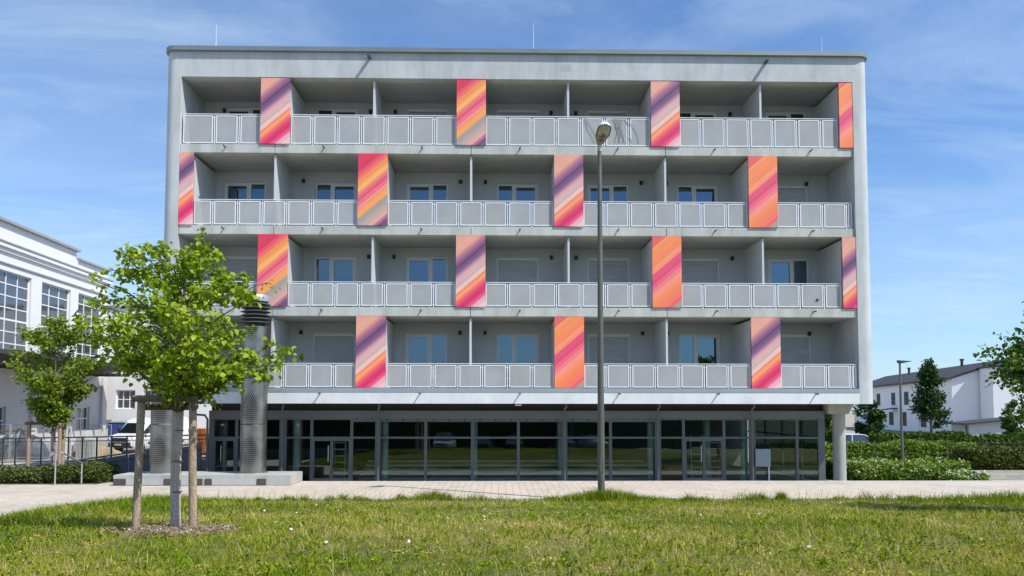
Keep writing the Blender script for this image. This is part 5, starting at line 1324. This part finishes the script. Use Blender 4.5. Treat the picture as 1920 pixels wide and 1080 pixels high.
# ------------------------------------------------------------------ white row house, right
c0 = at(1784, 708, 80); RH = thing('row_house', 'white two storey row house with low dark tiled roof', 'house', (c0.x, c0.y, -.4), -rad(12.3))
zE = c0.z+.4; LEN = 42; GW = 10.0; ZR = zE+1.75
w = MB(); w.box(0, .3, .31, LEN, 0, zE-.12); w.prism([(0, 0), (GW, 0), (GW, zE-.12), (GW/2, ZR-.15), (0, zE-.12)], 'y', 0, .3); w.box(GW-.3, GW, .31, LEN, 0, zE-.12); w.build('wall', M['houseleft'], RH, world=False)
def tiles():
    t = NT('roof_tiles'); co = t.coord(); wv = t.new('ShaderNodeTexWave', bands_direction='Y'); wv.inputs['Scale'].default_value = 1.1; t.lk(co, wv.inputs[0])
    wv2 = t.new('ShaderNodeTexWave', bands_direction='X'); wv2.inputs['Scale'].default_value = 1.0; t.lk(co, wv2.inputs[0])
    n = t.noise(co, 1.2, 4); c = t.ramp(n, [(.3, (.045, .040, .043)), (.7, (.07, .064, .068))])
    c = t.mix(1.0, c, t.ramp(wv.outputs[0], [(0, (.55,)*3), (.5, (1.1,)*3)]), 'MULTIPLY'); c = t.mix(1.0, c, t.ramp(wv2.outputs[0], [(0, (.8,)*3), (.4, (1.05,)*3)]), 'MULTIPLY')
    t.base(c); t.bump(wv.outputs[0], .6, .05); return t.set(.7)
w = MB(); sl_ = (ZR-zE)/(GW/2)
w.prism([(-.45, zE-.45*sl_-.02), (GW/2, ZR), (GW+.45, zE-.45*sl_-.02), (GW+.45, zE-.45*sl_+.14), (GW/2, ZR+.16), (-.45, zE-.45*sl_+.14)], 'y', -.35, LEN+.3); rf = w.build('roof', tiles(), RH, world=False)
w = MB(); w.box(-.5, -.452, -.35, LEN, zE-.45*sl_-.12, zE-.45*sl_+.06); w.build('gutter', M['canopy'], RH, world=False)
for yy in (9.5, 29): 
    w = MB(); w.lathe([(.16, 0), (.16, .75), (.24, .76), (.24, .95)], (GW/2-.5, yy, ZR-.1), 12); w.build('chimney', M['canopy'], rf, world=False)
def rh_win(y0, y1, z0, z1):
    w = MB(); t = .09; w.box(-.03, .04, y0, y0+t, z0, z1); w.box(-.03, .04, y1-t, y1, z0, z1); w.box(-.03, .04, y0+t, y1-t, z1-t, z1); w.box(-.03, .04, y0+t, y1-t, z0, z0+t); w.box(-.03, .04, y0+t, y1-t, z0+.55, z0+.62)
    o = w.build('window', M['lampbox'], RH, world=False); w = MB(); w.box(-.012, -.004, y0+.02, y1-.02, z0+.02, z1-.02); w.build('glass_pane', M['houseglass'], o, world=False)
for y0 in (14.5, 20, 27): rh_win(y0, y0+1.7, 3.4, 5.1)
for y0 in (3.5, 8.2, 15.5, 21, 26): rh_win(y0, y0+1.9, .7, 2.5)
for y0 in (8.0, 19.0):
    w = MB(); w.prism([(-1.5, 2.75), (-.002, 2.95), (-.002, 3.05), (-1.5, 2.85)], 'y', y0, y0+2.3); w.build('door_canopy', M['canopy'], RH, world=False)
w = MB(); w.tube([(-.48, 10.5, zE-.3), (-.1, 10.5, zE-.7), (-.1, 10.5, 0)], .09, 8); w.build('downpipe', M['canopy'], RH, world=False)
w = MB(); w.tube([(-.05, 2.2, 3.0), (.0, 2.2, 3.0)], .16, 12); w.build('wall_vent', M['lampbox'], RH, world=False)
# neighbouring house, partly hidden by the tree
NH = thing('row_house', 'pale house side wall behind the right edge tree, next to the white row house', 'house', (at(1863, 760, 76).x, 76, -.4), -rad(12.3))
w = MB(); w.box(0, 9, 0, 3.2, 0, zE+.9); w.build('wall', M['houseleft'], NH, world=False)
w = MB(); w.prism([(-.2, zE+.92), (9.2, zE+2.2), (9.2, zE+2.35), (-.2, zE+1.05)], 'y', -.3, 3.3); w.build('roof', M['canopy'], NH, world=False)
w = MB(); w.box(5, 6.4, -.03, .02, 3.4, 5.0); w.build('window', M['hallglass'], NH, world=False)
# garden shed
GS = thing('garden_shed', 'flat roofed grey garden shed in front of the white gable', 'shed', (at(1811, 815, 58).x, 58, -.4), -rad(8))
zs = at(1811, 796, 58).z+.4
w = MB(); w.prism([(.25, 0), (3.3, 0), (3.3, zs+.35), (.25, zs)], 'y', 0, 3); w.build('wall', M['rearwall'], GS, world=False)
w = MB(); w.prism([(-.2, zs-.02), (4.9, zs+.5), (4.9, zs+.62), (-.2, zs+.1)], 'y', -.3, 3.3); w.build('roof', M['canopy'], GS, world=False)
for x in (3.4, 4.6): w = MB(); w.box(x, x+.12, 0, .12, 0, zs+.34); w.build('post', M['canopy'], GS, world=False)
w = MB(); w.box(.0, .1, -.05, .05, .2, zs-.04); w.build('downpipe', M['canopy'], GS, world=False)
